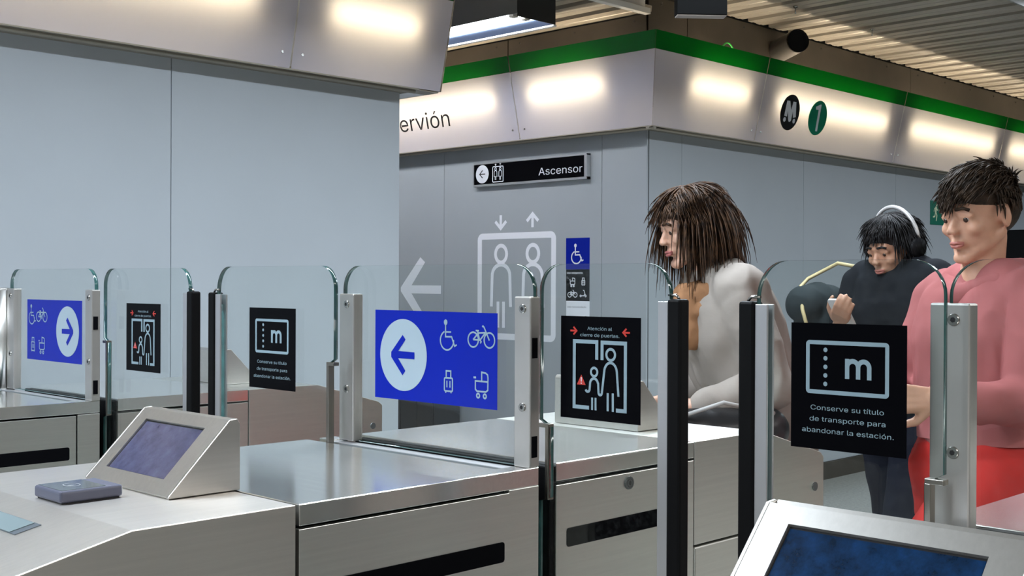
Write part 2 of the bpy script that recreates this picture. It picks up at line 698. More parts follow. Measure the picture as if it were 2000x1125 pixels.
wl = panel_wall('wall_left', 'y', YW, [-4.8, -3.6, -2.4, -1.2, 0.05, 1.24, 2.429], -8, XL, 0.12, 2.36)
bm = bbox(XL - 0.014, XL, YW + 0.016, 10.0, 0.12, 2.36)
part('wall_panel', bm, PANEL, wl)
wm = panel_wall('wall_middle', 'x', XM, [4.589, 5.969, 7.35, 8.7], YW + 0.002, 10, 0.12, 2.36)
wr = panel_wall('wall_right', 'y', YW, [5.771, 7.139, 8.454, 9.82, 11.2, 12.6, 14.0, 15.4], XM + 0.016, 24, 0.12, 2.36)
solo('wall_front', bbox(-8, 26, -6.2, -6, 0, 3.1), FARW, (0, 0, 0), kind='structure')
for i_, xd in enumerate((-3.6, -0.4, 2.6, 5.9, 9.6)):      # unseen dark panels added opposite the gates, to reflect as bands in the steel
    solo('door_%d' % (i_ + 1), bbox(xd, xd + (1.3 if i_ % 2 else 0.9), -5.998, -5.96, 0, 2.3), mat('dark_reflection_panel', (0.05, 0.055, 0.06), 0.4, 0.3), (0, 0, 0), kind='structure')
solo('wall_near', bbox(-8.2, -8, -6, 12, 0, 3.1), FARW, (0, 0, 0), kind='structure')
solo('wall_far', bbox(24, 24.2, -6, 4.25, 0, 3.1), FARW, (0, 0, 0), kind='structure')
solo('wall_lobby', bbox(XL, XM, 10, 10.2, 0, 3.1), FARW, (0, 0, 0), kind='structure')
for nm, b in (('baseboard_left', (-8, XL, YW - 0.012, YW + 0.014, 0, 0.118)), ('baseboard_right', (XM, 24, YW - 0.012, YW + 0.014, 0, 0.118)),
              ('baseboard_middle', (XM - 0.012, XM + 0.014, YW + 0.02, 10, 0, 0.118))):
    solo(nm, bbox(*b), CONC, (0, 0, 0), kind='structure')

# ceiling: dark void above, lacquered metal slats running along Y hung below it
ceil = solo('ceiling', bbox(-8, 26, -6, 12, 3.06, 3.16), CEILB, (0, 0, 0), kind='structure')


def slat_mesh(x, w, y0, y1, z):
    bm = BM()
    q = w / 4
    prof = [(x, z + 0.035), (x + 0.004, z), (x + q, z - 0.0015), (x + q + 0.006, z + 0.003), (x + 2 * q, z + 0.003),
            (x + 2 * q + 0.006, z - 0.001), (x + 3 * q, z - 0.001), (x + 3 * q + 0.006, z + 0.003), (x + w - 0.004, z + 0.002), (x + w, z + 0.035)]
    prof += [(x + w - 0.003, z + 0.036), (x + 0.003, z + 0.036)]
    prism(bm, prof, y0, y1)
    return bm


x = -3.0
while x < 15.5:
    part('ceiling_slat', slat_mesh(x, 0.180, -3.2 if x < 5 else 0.6, YW - 0.012, 3.0), SLAT, ceil)
    x += 0.236
x = 3.62
while x < 5.3:
    part('ceiling_slat', slat_mesh(x, 0.180, 4.23, 10, 2.895), SLAT, ceil)
    x += 0.236
# step between the two ceiling heights, an L-shaped white edge trim
bm = bbox(3.62, 5.37, 4.175, 4.215, 2.862, 2.895, 0.002)
box(bm, 3.62, 5.37, 4.215, 4.225, 2.895, 3.05)
solo('trim_1', bm, WHITEM, (0, 0, 0), kind='structure')

# beam above the light boxes, clad in brown sheets with dark joints and rivets
beam = solo('trim_2', bbox(XM + 0.02, 24, YW + 0.005, YW + 0.02, 2.3, 3.05), JOINT, (0, 0, 0), kind='structure')
for a, b in ((XM - 0.012, 5.80), (5.806, 8.65), (8.656, 11.5), (11.506, 16.0)):
    pn = part('beam_sheet', bbox(a, b, YW - 0.012, YW + 0.004, 2.365, 2.99, 0.001, seg=1), CONC, beam)
    bm = BM()
    xr = a + 0.12
    while xr < b:
        for dx in (0,):
            tube(bm, (xr, YW - 0.0155, 2.955), (xr, YW - 0.0115, 2.955), 0.006, n=8)
        xr += 0.47
    part('rivet', bm, JOINT, pn, kind='stuff')
beam2 = solo('trim_3', bbox(XM + 0.002, XM + 0.012, 4.27, 10, 2.3, 3.05), JOINT, (0, 0, 0), kind='structure')
for a, b in ((YW - 0.010, 5.357), (5.365, 7.6), (7.606, 10)):
    pn = part('beam_sheet', bbox(XM - 0.012, XM + 0.001, a, b, 2.365, 2.886 if a > 4.3 else 2.886, 0.001, seg=1), CONC, beam2)
    bm = BM()
    for yr in (a + 0.1, (a + b) / 2, b - 0.1):
        tube(bm, (XM - 0.0155, yr, 2.855), (XM - 0.0115, yr, 2.855), 0.006, n=8)
    part('rivet', bm, JOINT, pn, kind='stuff')

# ------------------------------------------------------------------ light-box fascias
# section of a panel: bottom edge 0.13 off the wall at z 2.228, white up to z 2.63 (0.22 off), green strip to z 2.728 (0.24 off)
ZB, ZT, ZG = 2.228, 2.630, 2.728
OB, OT, OG = 0.13, 0.221, 0.243
TH = 0.006


def fpt(axis, face, s, off, z):
    return (s, face - off, z) if axis == 'y' else (face - off, s, z)


def quadslab(bm, pts, nrm, t):
    a = [bm.verts.new(Vector(p)) for p in pts]
    b = [bm.verts.new(Vector(p) - Vector(nrm) * t) for p in pts]
    fs = [bm.faces.new(a), bm.faces.new(b[::-1])]
    n = len(pts)
    for i in range(n):
        j = (i + 1) % n
        fs.append(bm.faces.new([a[j], a[i], b[i], b[j]]))
    for f in fs[1:]:
        f.material_index = 1
    bmesh.ops.recalc_face_normals(bm, faces=fs)
    return bm


def fascia(root, axis, face, segs, green=True, tubes=None, mitre_lo=False, mitre_hi=False, rail=None):
    """segs: list of (s0, s1) panel spans; a mitred end stretches with the offset so two fascias meet at a corner."""
    nrm = (0, -1, 0) if axis == 'y' else (-1, 0, 0)
    lo_all, hi_all = segs[0][0], segs[-1][1]
    for i, (s0, s1) in enumerate(segs):
        g = 0.004
        ml = mitre_lo and i == 0
        mh = mitre_hi and i == len(segs) - 1

        def e0(off):
            return s0 - (off - OB) if ml else s0 + g

        def e1(off):
            return s1 + (off - OB) if mh else s1 - g
        bm = BM()
        quadslab(bm, [fpt(axis, face, e0(OB), OB, ZB), fpt(axis, face, e1(OB), OB, ZB), fpt(axis, face, e1(OT), OT, ZT), fpt(axis, face, e0(OT), OT, ZT)], nrm, TH)
        pn = part('opal_panel', bm, [OPAL, ACR], root)
        bm = BM()
        quadslab(bm, [fpt(axis, face, e0(OT), OT, ZT + 0.001), fpt(axis, face, e1(OT), OT, ZT + 0.001), fpt(axis, face, e1(OG), OG, ZG), fpt(axis, face, e0(OG), OG, ZG)], nrm, TH)
        part('green_strip', bm, [GREEN, ACR], root, label='saturated green strip')
        # inner divider plate at each joint
        if i and True:
            bm = BM()
            a = [fpt(axis, face, s0 - 0.03, 0.012, ZB + 0.01), fpt(axis, face, s0 - 0.03, OB - 0.012, ZB + 0.01), fpt(axis, face, s0 - 0.03, OT - 0.012, ZT), fpt(axis, face, s0 - 0.03, 0.012, ZT)]
            quadslab(bm, a, (1, 0, 0) if axis == 'y' else (0, 1, 0), -0.06)
            part('divider', bm, WHITEM, root)
            for k in (-0.05, 0.05):
                p0 = Vector(fpt(axis, face, s0 + k, OB + 0.0175, ZB + 0.06))
                p1 = Vector(fpt(axis, face, s0 + k, OB + 0.004, ZB + 0.06))
                part('screw', tube(BM(), p0, p1, 0.006, n=8), SCREW, pn)
    for a, b in tubes:
        bm = tube(BM(), fpt(axis, face, a, 0.118, 2.503), fpt(axis, face, b, 0.118, 2.503), 0.013, n=10)
        tb = part('tube_lamp', bm, TUBEW, root)
        for k in (a - 0.012, b - 0.008):
            if axis == 'y':
                bm = bbox(k, k + 0.02, face - 0.135, face - 0.014, 2.48, 2.525)
            else:
                bm = bbox(face - 0.135, face - 0.014, k, k + 0.02, 2.48, 2.525)
            part('lamp_holder', bm, WHITEM, tb)
    lo, hi = rail or (lo_all, hi_all)
    bm = BM()
    if axis == 'y':
        box(bm, lo, hi, face - OB - 0.001, face - 0.0005, ZB - 0.006, ZB - 0.0005)
        tube(bm, (lo, face - OB + 0.03, ZB - 0.008), (hi, face - OB + 0.03, ZB - 0.008), 0.012, n=12)
    else:
        box(bm, face - OB - 0.001, face - 0.0005, lo, hi, ZB - 0.006, ZB - 0.0005)
        tube(bm, (face - OB + 0.03, lo, ZB - 0.008), (face - OB + 0.03, hi, ZB - 0.008), 0.012, n=12)
    part('bottom_rail', bm, RAIL, root)


fr_ = thing('light_box', (XM, YW, ZB), 'white light box with green strip wrapping the corner, bearing Nervión and two round emblems', 'light box', 'station light boxes')
YF, XF = YW - OB, XM - OB
fascia(fr_, 'y', YW, [(XF, 6.335), (6.335, 8.14), (8.14, 9.925), (9.925, 11.72), (11.72, 13.5), (13.5, 15.3)],
       tubes=[(5.60, 6.20), (6.50, 7.95), (8.30, 9.78), (10.08, 11.55), (11.9, 13.3), (13.7, 15.1)], mitre_lo=True)
fm_ = fr_
fascia(fm_, 'x', XM, [(YF, 5.136), (5.136, 6.94), (6.94, 8.75)], tubes=[(4.42, 5.02), (5.30, 6.75), (7.1, 8.6)], mitre_lo=True)
fl_ = thing('light_box', (0.5, YW, ZB), 'nearest light box above the plain grey wall, glowing at its upper edge', 'light box', 'station light boxes')
XE = 3.735
fascia(fl_, 'y', YW, [(-4.3, -2.5), (-2.5, -0.7), (-0.7, 1.10), (1.10, 2.897), (2.897, XE - 0.005)],
       tubes=[(-4.1, -2.7), (-2.3, -0.9), (-0.5, 0.95), (1.45, 2.70), (3.06, 3.56)], rail=(-4.3, XL))
# return of the nearest light box round the wall's end
bm = BM()
quadslab(bm, [(XE, YW - OB, ZB), (XE, 6.5, ZB), (XE, 6.5, ZT), (XE, YW - OT, ZT)], (1, 0, 0), TH)
part('end_panel', bm, [OPAL, ACR], fl_)
bm = BM()
quadslab(bm, [(XE, YW - OT, ZT + 0.001), (XE, 6.5, ZT + 0.001), (XE, 6.5, ZG), (XE, YW - OG, ZG)], (1, 0, 0), TH)
part('green_strip', bm, [GREEN, ACR], fl_)
bm = bbox(XL + 0.002, XE - 0.01, YW - OB + 0.01, 6.5, ZB - 0.006, ZB)
part('soffit', bm, RAIL, fl_)
bm = bbox(XL + 0.012, XE - 0.03, YW - 0.045, 6.4, ZB - 0.009, ZB - 0.0065)
part('soffit_opening', bm, WHITEP, fl_)

# emblems and lettering on the light boxes
vl = Vector((0, -(OT - OB), ZT - ZB))
vl.normalize()
nl = Vector((1, 0, 0)).cross(vl)
if nl.y > 0:
    nl = -nl
PF = Plane((0, YW - OB, ZB), (1, 0, 0), vl, nl)
em = part('metro_emblem', slab(BM(), PF, circ_pts(6671, 212, 108, 113, 48), 0.0002, 0.0022), INK, fr_, label='round black emblem with a white letter M on two feet')
bm = BM()
poly(bm, PF, [(6611, 282), (6646, 283), (6676, 228), (6684, 283), (6718, 283), (6745, 190), (6713, 182), (6699, 222), (6697, 164), (6688, 154), (6672, 154), (6664, 164), (6640, 219), (6642, 183), (6609, 186)], 0.003)
poly(bm, PF, circ_pts(6621, 163, 15, 15, 20), 0.003)
poly(bm, PF, circ_pts(6731, 163, 15, 15, 20), 0.003)
part('letter', bm, WHITEP, em)
em = part('line_emblem', slab(BM(), PF, circ_pts(7010, 211, 110, 113, 48), 0.0002, 0.0022), GREENP, fr_, label='round green emblem with a white numeral 1')
bm = BM()
poly(bm, PF, [(6961, 280), (7013, 300), (7023, 300), (7032, 125), (7007, 125), (6999, 264), (6966, 262)], 0.003)
part('numeral', bm, WHITEP, em)
vl2 = Vector((-(OT - OB), 0, ZT - ZB)).normalized()
nl2 = Vector((0, -1, 0)).cross(vl2)
if nl2.x > 0:
    nl2 = -nl2
PM = Plane((XM - OB, 0, ZB), (0, -1, 0), vl2, nl2)
part('lettering', text(PM, 'Nervión', -6352, 137, 617, 208, 0.0015), INK, fm_)

# ------------------------------------------------------------------ ceiling fixtures
tf = thing('ceiling_light', (4.565, 6.3, 2.72), 'grey fluorescent trough with two bare tubes above the lift wall', 'ceiling light')
bm = BM()
x0, x1, y0, y1, z0, z1 = 4.42, 4.71, 4.30, 8.4, 2.72, 2.892
box(bm, x0, x0 + 0.004, y0, y1, z0 + 0.012, z1)
box(bm, x1 - 0.004, x1, y0, y1, z0 - 0.004, z1)
box(bm, x0, x1, y1 - 0.004, y1, z0, z1)
box(bm, x0, x1, y0, y1, z1 - 0.004, z1)
part('housing', bm, FIXT, tf)
bm = bbox(x0, x1, y0 - 0.004, y0, z0 - 0.004, z1, 0.001, seg=1)
part('end_plate', bm, mat('fixture_dark', (0.05, 0.05, 0.05), 0.3, 0.6), tf, label='dark end plate')
bm = BM()
quadslab(bm, [(x0 + 0.02, y0, z0 + 0.075), (x0 + 0.02, y1, z0 + 0.075), (x1 - 0.02, y1, z0 + 0.06), (x1 - 0.02, y0, z0 + 0.06)], (0, 0, -1), 0.003)
quadslab(bm, [(x1 - 0.02, y0, z0 + 0.06), (x1 - 0.02, y1, z0 + 0.06), (x1 - 0.005, y1, z0), (x1 - 0.005, y0, z0)], (-1, 0, 0), 0.003)
part('reflector', bm, REFL, tf)
bm = bbox(x1 - 0.012, x1 + 0.012, y0, y1, z0 - 0.012, z0 - 0.004)
part('edge_strip', bm, WHITEM, tf, label='pale edge strip')
for xx in (x0 + 0.06, x0 + 0.15):
    for ya in (y0 + 0.10, y0 + 1.4, y0 + 2.7):
        tb = part('tube_lamp', tube(BM(), (xx, ya, z0 + 0.034), (xx, ya + 1.2, z0 + 0.034), 0.016, n=12), TUBEC, tf)
        bm = bbox(xx - 0.02, xx + 0.02, ya - 0.035, ya + 0.002, z0 + 0.01, z0 + 0.08, 0.005)
        part('lamp_holder', bm, mat('lamp_holder_cream', (0.55, 0.50, 0.42), 0.5), tb)
for yy, lb in ((2.33, 'long fluorescent trough running over the row of gates'), (-1.6, 'unseen fluorescent trough on the near side, added to light the gate fronts')):
    t2 = thing('ceiling_light', (5.0, yy, 2.8), lb, 'ceiling light')
    bm = BM()
    box(bm, -4.05, 14.05, yy - 0.16, yy - 0.15, 2.80, 2.96)
    box(bm, -4.05, 14.05, yy + 0.15, yy + 0.16, 2.80, 2.96)
    box(bm, -4.05, 14.05, yy - 0.16, yy + 0.16, 2.96, 2.995)
    part('housing', bm, FIXT, t2)

# speaker tube on the beam
sp = thing('loudspeaker', (6.75, YW, 2.85), 'short grey tube loudspeaker with dark mouth on the beam above the light box', 'loudspeaker')
pA, pB = Vector((6.775, YW - 0.012, 2.852)), Vector((6.615, 3.985, 2.868))
d = (pB - pA).normalized()
bm = tube(BM(), pA, pB, 0.073, 0.073, n=40, caps=False)
tube(bm, pB - d * 0.002, pA, 0.069, 0.069, n=40, caps=False)
part('barrel', bm, mat('speaker_grey', (0.20, 0.19, 0.18), 0.32, 0.8), sp)
bm = tube(BM(), pB - d * 0.012, pB - d * 0.006, 0.069, n=40)
part('grille', bm, BLACKM, sp, label='black grille')
bm = tube(BM(), pB - d * 0.004, pB + d * 0.003, 0.0745, 0.0745, n=40, caps=False)
tube(bm, pB + d * 0.003, pB - d * 0.004, 0.069, n=40, caps=False)
part('rim', bm, BLACKM, sp)

# black monitor hanging from the ceiling, seen from behind
hb = thing('hanging_monitor', (3.66, 2.64, 2.33), 'black hanging monitor under the ceiling in front of the beam corner', 'monitor')
Rz = Matrix.Rotation(YAW + pi / 2 + 0.06, 4, 'Z')
mc = Vector((3.69, 2.635, 2.44))


def rotbox(bm, c, dx, dy, dz, b=0.0):
    n0 = len(bm.verts)
    b0 = BM()
    box(b0, -dx / 2, dx / 2, -dy / 2, dy / 2, -dz / 2, dz / 2, b)
    me = bpy.data.meshes.new('tmp')
    b0.to_mesh(me)
    b0.free()
    before = set(bm.verts)
    bm.from_mesh(me)
    bpy.data.meshes.remove(me)
    for v in bm.verts:
        if v not in before:
            v.co = c + Rz @ v.co
    return bm


part('case', rotbox(BM(), mc, 0.188, 0.06, 0.19, 0.003), mat('matt_black_case', (0.004, 0.004, 0.004), 0.8, spec=0.03), hb)
part('lower_edge', rotbox(BM(), mc + Vector((0, 0, -0.0965)), 0.184, 0.05, 0.003), mat('monitor_edge', (0.35, 0.3, 0.27), 0.4), hb, label='thin pale lower edge')
part('hanger', tube(BM(), mc + Vector((0, 0, 0.09)), (mc.x, mc.y, 3.0), 0.012, n=12), BLACKM, hb)

# a loop of green cable above the right light box, small hooks on the ceiling
bm = BM()
pts = [(5.92 + 0.20 * t, 4.10, 2.70 + 0.085 * sin(pi * t)) for t in [i / 12 for i in range(13)]]
pipe(bm, pts, 0.0045)
solo('cable_loop', bm, mat('green_cable', (0.05, 0.5, 0.08), 0.4), (6.0, 4.1, 2.70), 'thin green cable loop sticking up behind the green strip', 'cable')
for hx, hy, lab in ((7.18, 3.78, 'small metal ceiling hook beyond the loudspeaker'), (6.28, 3.80, 'small metal ceiling hook between hanging monitor and loudspeaker')):
    bm = tube(BM(), (hx, hy, 2.955), (hx, hy, 3.0), 0.004, n=8)
    tube(bm, (hx, hy, 2.992), (hx, hy, 3.0), 0.014, n=12)
    solo('ceiling_hook', bm, SCREW, (hx, hy, 2.955), lab, 'hook', 'small hooks in the ceiling slats')

# ------------------------------------------------------------------ signs on the walls
# lift direction sign
sg = thing('lift_sign', (XM, 5.166, 1.969), 'long black wall sign reading Ascensor with arrow and lift symbol in a silver frame', 'sign')
PS = Plane((XM, 0, 0), (0, -1, 0), (0, 0, 1), (-1, 0, 0))
bm = BM()
u0, u1, v0, v1 = -5655, -4678, 1968, 2121
slab(bm, PS, [(u0, v0), (u1, v0), (u1, v0 + 14), (u0, v0 + 14)], 0, 0.032)
slab(bm, PS, [(u0, v1 - 10), (u1, v1 - 10), (u1, v1), (u0, v1)], 0, 0.032)
slab(bm, PS, [(u0, v0), (u0 + 7, v0), (u0 + 7, v1), (u0, v1)], 0, 0.0325)
slab(bm, PS, [(u1 - 20, v0), (u1, v0), (u1, v1), (u1 - 20, v1)], 0, 0.0345)
part('frame', bm, SIGNF, sg)
bd = part('sign_board', slab(BM(), PS, [(u0 + 7, v0 + 14), (u1 - 20, v0 + 14), (u1 - 20, v1 - 10), (u0 + 7, v1 - 10)], 0.002, 0.028), BLACKV, sg, label='black board')
bm = BM()
poly(bm, PS, circ_pts(-5574, 2048, 59, 59, 40), 0.0286)
part('arrow_disc', bm, WHITEP, bd)
bm = BM()
stroke(bm, PS, [(-5546, 2048), (-5596, 2048)], 7, 0.0292)
stroke(bm, PS, [(-5570, 2073), (-5597, 2048), (-5570, 2023)], 7, 0.0292)
part('arrow', bm, INK, bd)
bm = BM()
stroke(bm, PS, rrect(-5478, -5384, 1992, 2090, 6, 3), 6, 0.0286, closed=True)
ic_lift_people(bm, PS, -5431, 2044, 0.150, 4.5, 0.0286)
for k, sgn in ((-5452, -1), (-5410, 1)):
    stroke(bm, PS, [(k, 2097), (k, 2111)], 3.5, 0.0286)
    e = 2111 if sgn > 0 else 2097
    stroke(bm, PS, [(k - 7, e - 7 * sgn), (k, e), (k + 7, e - 7 * sgn)], 3.5, 0.0286)
part('lift_symbol', bm, WHITEP, bd)
part('lettering', text(PS, 'Ascensor', -5075, 2012, 357, 88, 0.0286, weight=0.0), WHITEP, bd)

# big lift pictogram stuck on the wall
bm = BM()
slabh = 0.0008
stroke(bm, PS, rrect(-5622, -4972, 1004, 1646, 24, 5), 40, slabh, closed=True)
ic_lift_people(bm, PS, -5287, 1326, 1.0, 25, slabh)
for k, sgn in ((-5431, -1), (-5151, 1)):
    e = 1779 if sgn > 0 else 1695
    stroke(bm, PS, [(k, 1780 if sgn < 0 else 1694), (k, e + 8 * -sgn)], 21, slabh)
    stroke(bm, PS, [(k - 49, e - 45 * sgn), (k, e), (k + 49, e - 45 * sgn)], 21, slabh)
solo('lift_pictogram', bm, WHITEV, (XM, 5.29, 0.985), 'large pale vinyl lift pictogram with two people and two arrows on the grey wall', 'wall graphic')
bm = BM()
poly(bm, PS, [(-6208, 1520), (-6158, 1485), (-6298, 1327), (-5997, 1327), (-5997, 1271), (-6298, 1271), (-6158, 1113), (-6208, 1078), (-6412, 1285), (-6412, 1313)], slabh)
solo('arrow_decal', bm, WHITEV, (XM, 6.2, 1.08), 'large pale vinyl arrow pointing to the plain wall beside the lift pictogram', 'wall graphic')

# access stickers
tl = thing('access_sticker', (XM, 4.775, 1.431), 'blue wheelchair sticker, topmost of the three on the lift wall', 'sticker', 'access stickers on the lift wall')
part('sheet', slab(BM(), PS, [(-4870, 1430.5), (-4681, 1430.5), (-4681, 1620), (-4870, 1620)], 0, 0.0008), BLUEV, tl)
bm = BM()
ic_wheelchair(bm, PS, -4776, 1520, 2.2, 8, 0.0014)
part('wheelchair_symbol', bm, WHITEP, tl)
tl = thing('access_sticker', (XM, 4.775, 1.24), 'black sticker reading Uso obligatorio with four small symbols', 'sticker', 'access stickers on the lift wall')
part('sheet', slab(BM(), PS, [(-4868, 1240), (-4681, 1240), (-4681, 1430), (-4868, 1430)], 0, 0.0008), BLACKV, tl)
part('lettering', text(PS, 'Uso obligatorio:', -4861, 1404, 128, 20, 0.0014, weight=0.02), WHITEP, tl)
for fn, uu, vv_, ss, nm in ((ic_pram, -4816, 1354, 1.18, 'pram_symbol'), (ic_suitcase, -4729, 1356, 1.15, 'suitcase_symbol'), (ic_bicycle, -4816, 1286, 1.12, 'bicycle_symbol'), (ic_scooter, -4729, 1286, 1.1, 'scooter_symbol')):
    bm = BM()
    fn(bm, PS, uu, vv_, ss, 5, 0.0014)
    part(nm, bm, WHITEP, tl)
tl = thing('access_sticker', (XM, 4.775, 1.0), 'white sticker reading Uso recomendado, lowest of the three on the lift wall', 'sticker', 'access stickers on the lift wall')
part('sheet', slab(BM(), PS, [(-4866, 1050), (-4680, 1050), (-4680, 1239.5), (-4866, 1239.5)], 0, 0.0008), WHITEV, tl)
part('lettering', text(PS, 'Uso recomendado:', -4856, 1199, 152, 20, 0.0014), GREYP, tl)
bm = BM()
poly(bm, PS, circ_pts(-4708, 1142, 9, 9, 20), 0.0014)
stroke(bm, PS, [(-4708, 1132), (-4708, 1095)], 9, 0.0014)
part('person_symbol', bm, GREYP, tl)

# emergency exit sign
ex = thing('exit_sign', (9.2, YW, 1.82), 'green emergency exit sign with running figure, arrow and door on the far wall', 'sign')
PE = Plane((0, YW, 0), (1, 0, 0), (0, 0, 1), (0, -1, 0))
part('sign_board', slab(BM(), PE, [(9025, 1820), (9390, 1820), (9390, 2008), (9025, 2008)], 0, 0.004), EXITG, ex)
bm = BM()
poly(bm, PE, circ_pts(9128, 1978, 13, 14, 20), 0.005)
stroke(bm, PE, [(9122, 1962), (9112, 1915)], 26, 0.005)
stroke(bm, PE, [(9116, 1918), (9135, 1893), (9122, 1850)], 13, 0.005)
stroke(bm, PE, [(9110, 1918), (9098, 1885), (9066, 1880)], 13, 0.005)
stroke(bm, PE, [(9122, 1955), (9146, 1935), (9164, 1945)], 9, 0.005)
stroke(bm, PE, [(9114, 1955), (9090, 1945), (9080, 1922)], 9, 0.005)
part('running_figure', bm, CREAM, ex)
bm = BM()
stroke(bm, PE, [(9180, 1917), (9262, 1917)], 11, 0.005)
stroke(bm, PE, [(9240, 1938), (9264, 1917), (9240, 1896)], 11, 0.005)
part('arrow', bm, CREAM, ex)
bm = BM()
poly(bm, PE, [(9280, 1842), (9368, 1842), (9368, 1960), (9280, 1960)], 0.005)
part('door_symbol', bm, CREAM, ex)

# dark ticket machine far along the right wall, dark hose cabinet at the lift wall
tm = thing('ticket_machine', (10.9, 4.0, 0), 'black ticket machine against the far wall behind the person in the pink hoodie', 'machine')
part('cabinet', bbox(10.35, 11.5, 3.75, 4.232, 0, 1.82, 0.01), BLACKM, tm)
part('screen', bbox(10.6, 11.1, 3.742, 3.75, 1.15, 1.5), BLACKG, tm)
dc = thing('hose_cabinet', (5.3, 6.05, 0), 'low dark grey cabinet with narrow doors at the foot of the lift wall', 'cabinet')
DKC = mat('cabinet_dark_grey', (0.055, 0.062, 0.072), 0.35, 0.4)
part('carcass', bbox(5.20, 5.428, 5.79, 6.62, 0.0, 0.92, 0.004), DKC, dc)
for a, b in ((5.80, 5.948), (5.954, 6.114), (6.12, 6.36), (6.366, 6.61)):
    part('door', bbox(5.192, 5.20, a, b, 0.03, 0.905, 0.001, seg=1), mat('cabinet_door_grey', (0.075, 0.08, 0.088), 0.3, 0.4), dc)

# ------------------------------------------------------------------ fare gates
# a gate row: near cabinet half (X 0.17..1.473), leaf slots, far cabinet half (X 1.527..2.42); body top at z 1.04
ZC = 1.04
XS, XE1, XF0, XF1, XF2 = 0.980, 1.473, 1.527, 1.929, 2.42
GATES = {'A': (2.930, 3.490), 'B': (1.377, 1.937), 'C': (0.146, 0.706)}
WORD = {'A': 'farthest gate', 'B': 'middle gate', 'C': 'nearest gate'}
WHERE_N = {'A': 'brushed steel gate cabinet farthest from the viewer, cut by the left picture edge',
           'B': 'brushed steel gate cabinet with card reader and tilted display on its top',
           'C': 'brushed steel gate cabinet under the display in the bottom right corner'}
WHERE_F = {'A': 'brushed steel gate cabinet behind the farthest glass leaves, beside the plain wall',
           'B': 'brushed steel gate cabinet with keyhole lock and black slot behind the middle gate',
           'C': 'brushed steel gate cabinet at the right picture edge beyond the nearest post'}


def near_cabinet(g):
    y0, y1 = GATES[g]
    t = thing('gate_cabinet', (0.8, (y0 + y1) / 2, 0), WHERE_N[g], 'ticket gate', 'near halves of the gate cabinets')
    # sloping validator module
    prof = [(0.17, 0.02), (0.17, 0.90), (0.19, 0.9205), (0.735, ZC), (XS, ZC), (XS, 0.02)]
    bm = prism(BM(), prof, y0, y1, 0.0012)
    part('sloping_module', bm, STEEL_S, t)
    # ticket window in the slope
    bm = BM()
    sl = (ZC - 0.9205) / (0.735 - 0.19)
    zz = lambda x: ZC - sl * (0.735 - x)
    quadslab(bm, [(0.655, y0 + 0.156, zz(0.655) + 0.0012), (0.690, y0 + 0.156, zz(0.690) + 0.0012), (0.690, y0 + 0.34, zz(0.690) + 0.0012), (0.655, y0 + 0.34, zz(0.655) + 0.0012)], (-0.2, 0, 1), 0.004)
    tw = part('ticket_window_frame', bm, mat('window_frame_grey', (0.10, 0.12, 0.14), 0.3, 0.2), t, label='grey ticket window frame')
    bm = BM()
    quadslab(bm, [(0.655, y0 + 0.172, zz(0.655) + 0.0022), (0.688, y0 + 0.172, zz(0.688) + 0.0022), (0.688, y0 + 0.325, zz(0.688) + 0.0022), (0.655, y0 + 0.325, zz(0.655) + 0.0022)], (-0.2, 0, 1), 0.002)
    part('window_pane', bm, mat('ticket_window_glass', (0.16, 0.21, 0.22), 0.12), tw)
    # dark core of the drive module
    part('core', bbox(XS + 0.002, 1.403, y0 + 0.012, y1 - 0.012, 0.02, 1.003), DARK, t)
    # lid with a folded lip; slots for the leaf and the glass at its end
    bm = BM()
    PT = Plane((0, 0, 1.0095), (1, 0, 0), (0, 1, 0), (0, 0, 1))
    k = 1000
    slab(bm, PT, [(a * k, b * k) for a, b in ((XS + 0.006, y0), (XE1, y0), (XE1, y0 + 0.036), (1.405, y0 + 0.036), (1.405, y1), (XS + 0.006, y1))], 0, ZC - 1.0095)
    bev(bm, bm.edges[:], 0.0012)
    part('lid', bm, STEEL_Y, t)
    part('lid_end', bbox(1.4345, XE1, y1 - 0.042, y1, 1.0095, ZC, 0.0015), STEEL_Y, t)
    part('slot_rail', bbox(1.4335, 1.460, y0 + 0.0365, y1 - 0.0425, 1.004, 1.0375, 0.001), ALU, t, label='pale aluminium rail between the slots')
    part('slot_glass', bbox(1.409, 1.4205, y0 + 0.06, y1 - 0.045, 1.003, 1.027), GDARK, t, label='dark green glass edge in the slot')
    # side doors
    seam = g == 'A'
    for s, ya in ((1, y0), (-1, y1)):
        ya0, ya1 = (ya, ya + 0.012) if s > 0 else (ya - 0.012, ya)
        if s < 0:      # the far side leaves the leaf's slot open
            d = part('door', bbox(XS + 0.006, 1.405, ya0, ya1, 0.05, 1.005, 0.0012), STEEL_X, t)
            part('end_panel', bbox(1.436, XE1, ya0, ya1, 0.02, 1.008, 0.002), STEEL_X, t)
        elif seam:
            d = part('door', bbox(XS + 0.006, 1.409, ya0, ya1, 0.05, 1.005, 0.0012), STEEL_X, t)
            part('end_panel', bbox(1.413, XE1, ya0, ya1, 0.02, 1.008, 0.002), STEEL_X, t)
        else:
            bm = prism(BM(), [(XS + 0.006, 0.05), (XE1, 0.05), (XE1, 1.0092), (1.402, 1.0092), (1.402, 1.005), (XS + 0.006, 1.005)], ya0, ya1, 0.0008)
            d = part('door', bm, STEEL_X, t)
        if s > 0:
            P = Plane((0, ya, 0), (1, 0, 0), (0, 0, 1), (0, -1, 0))
            part('slot_window', slab(BM(), P, rrect(1040, 1391, 894, 927, 5, 4), 0.0, 0.0012), BLACKG, d, label='black slot window')
    # end face towards the leaf: dark rubber lining
    part('end_lining', bbox(1.437, XE1 + 0.001, y0 + 0.012, y1 - 0.013, 0.05, 1.003), BLACKR, t)
    part('plinth', bbox(0.2, 1.40, y0 + 0.02, y1 - 0.02, 0, 0.05), DARK, t)
    return t


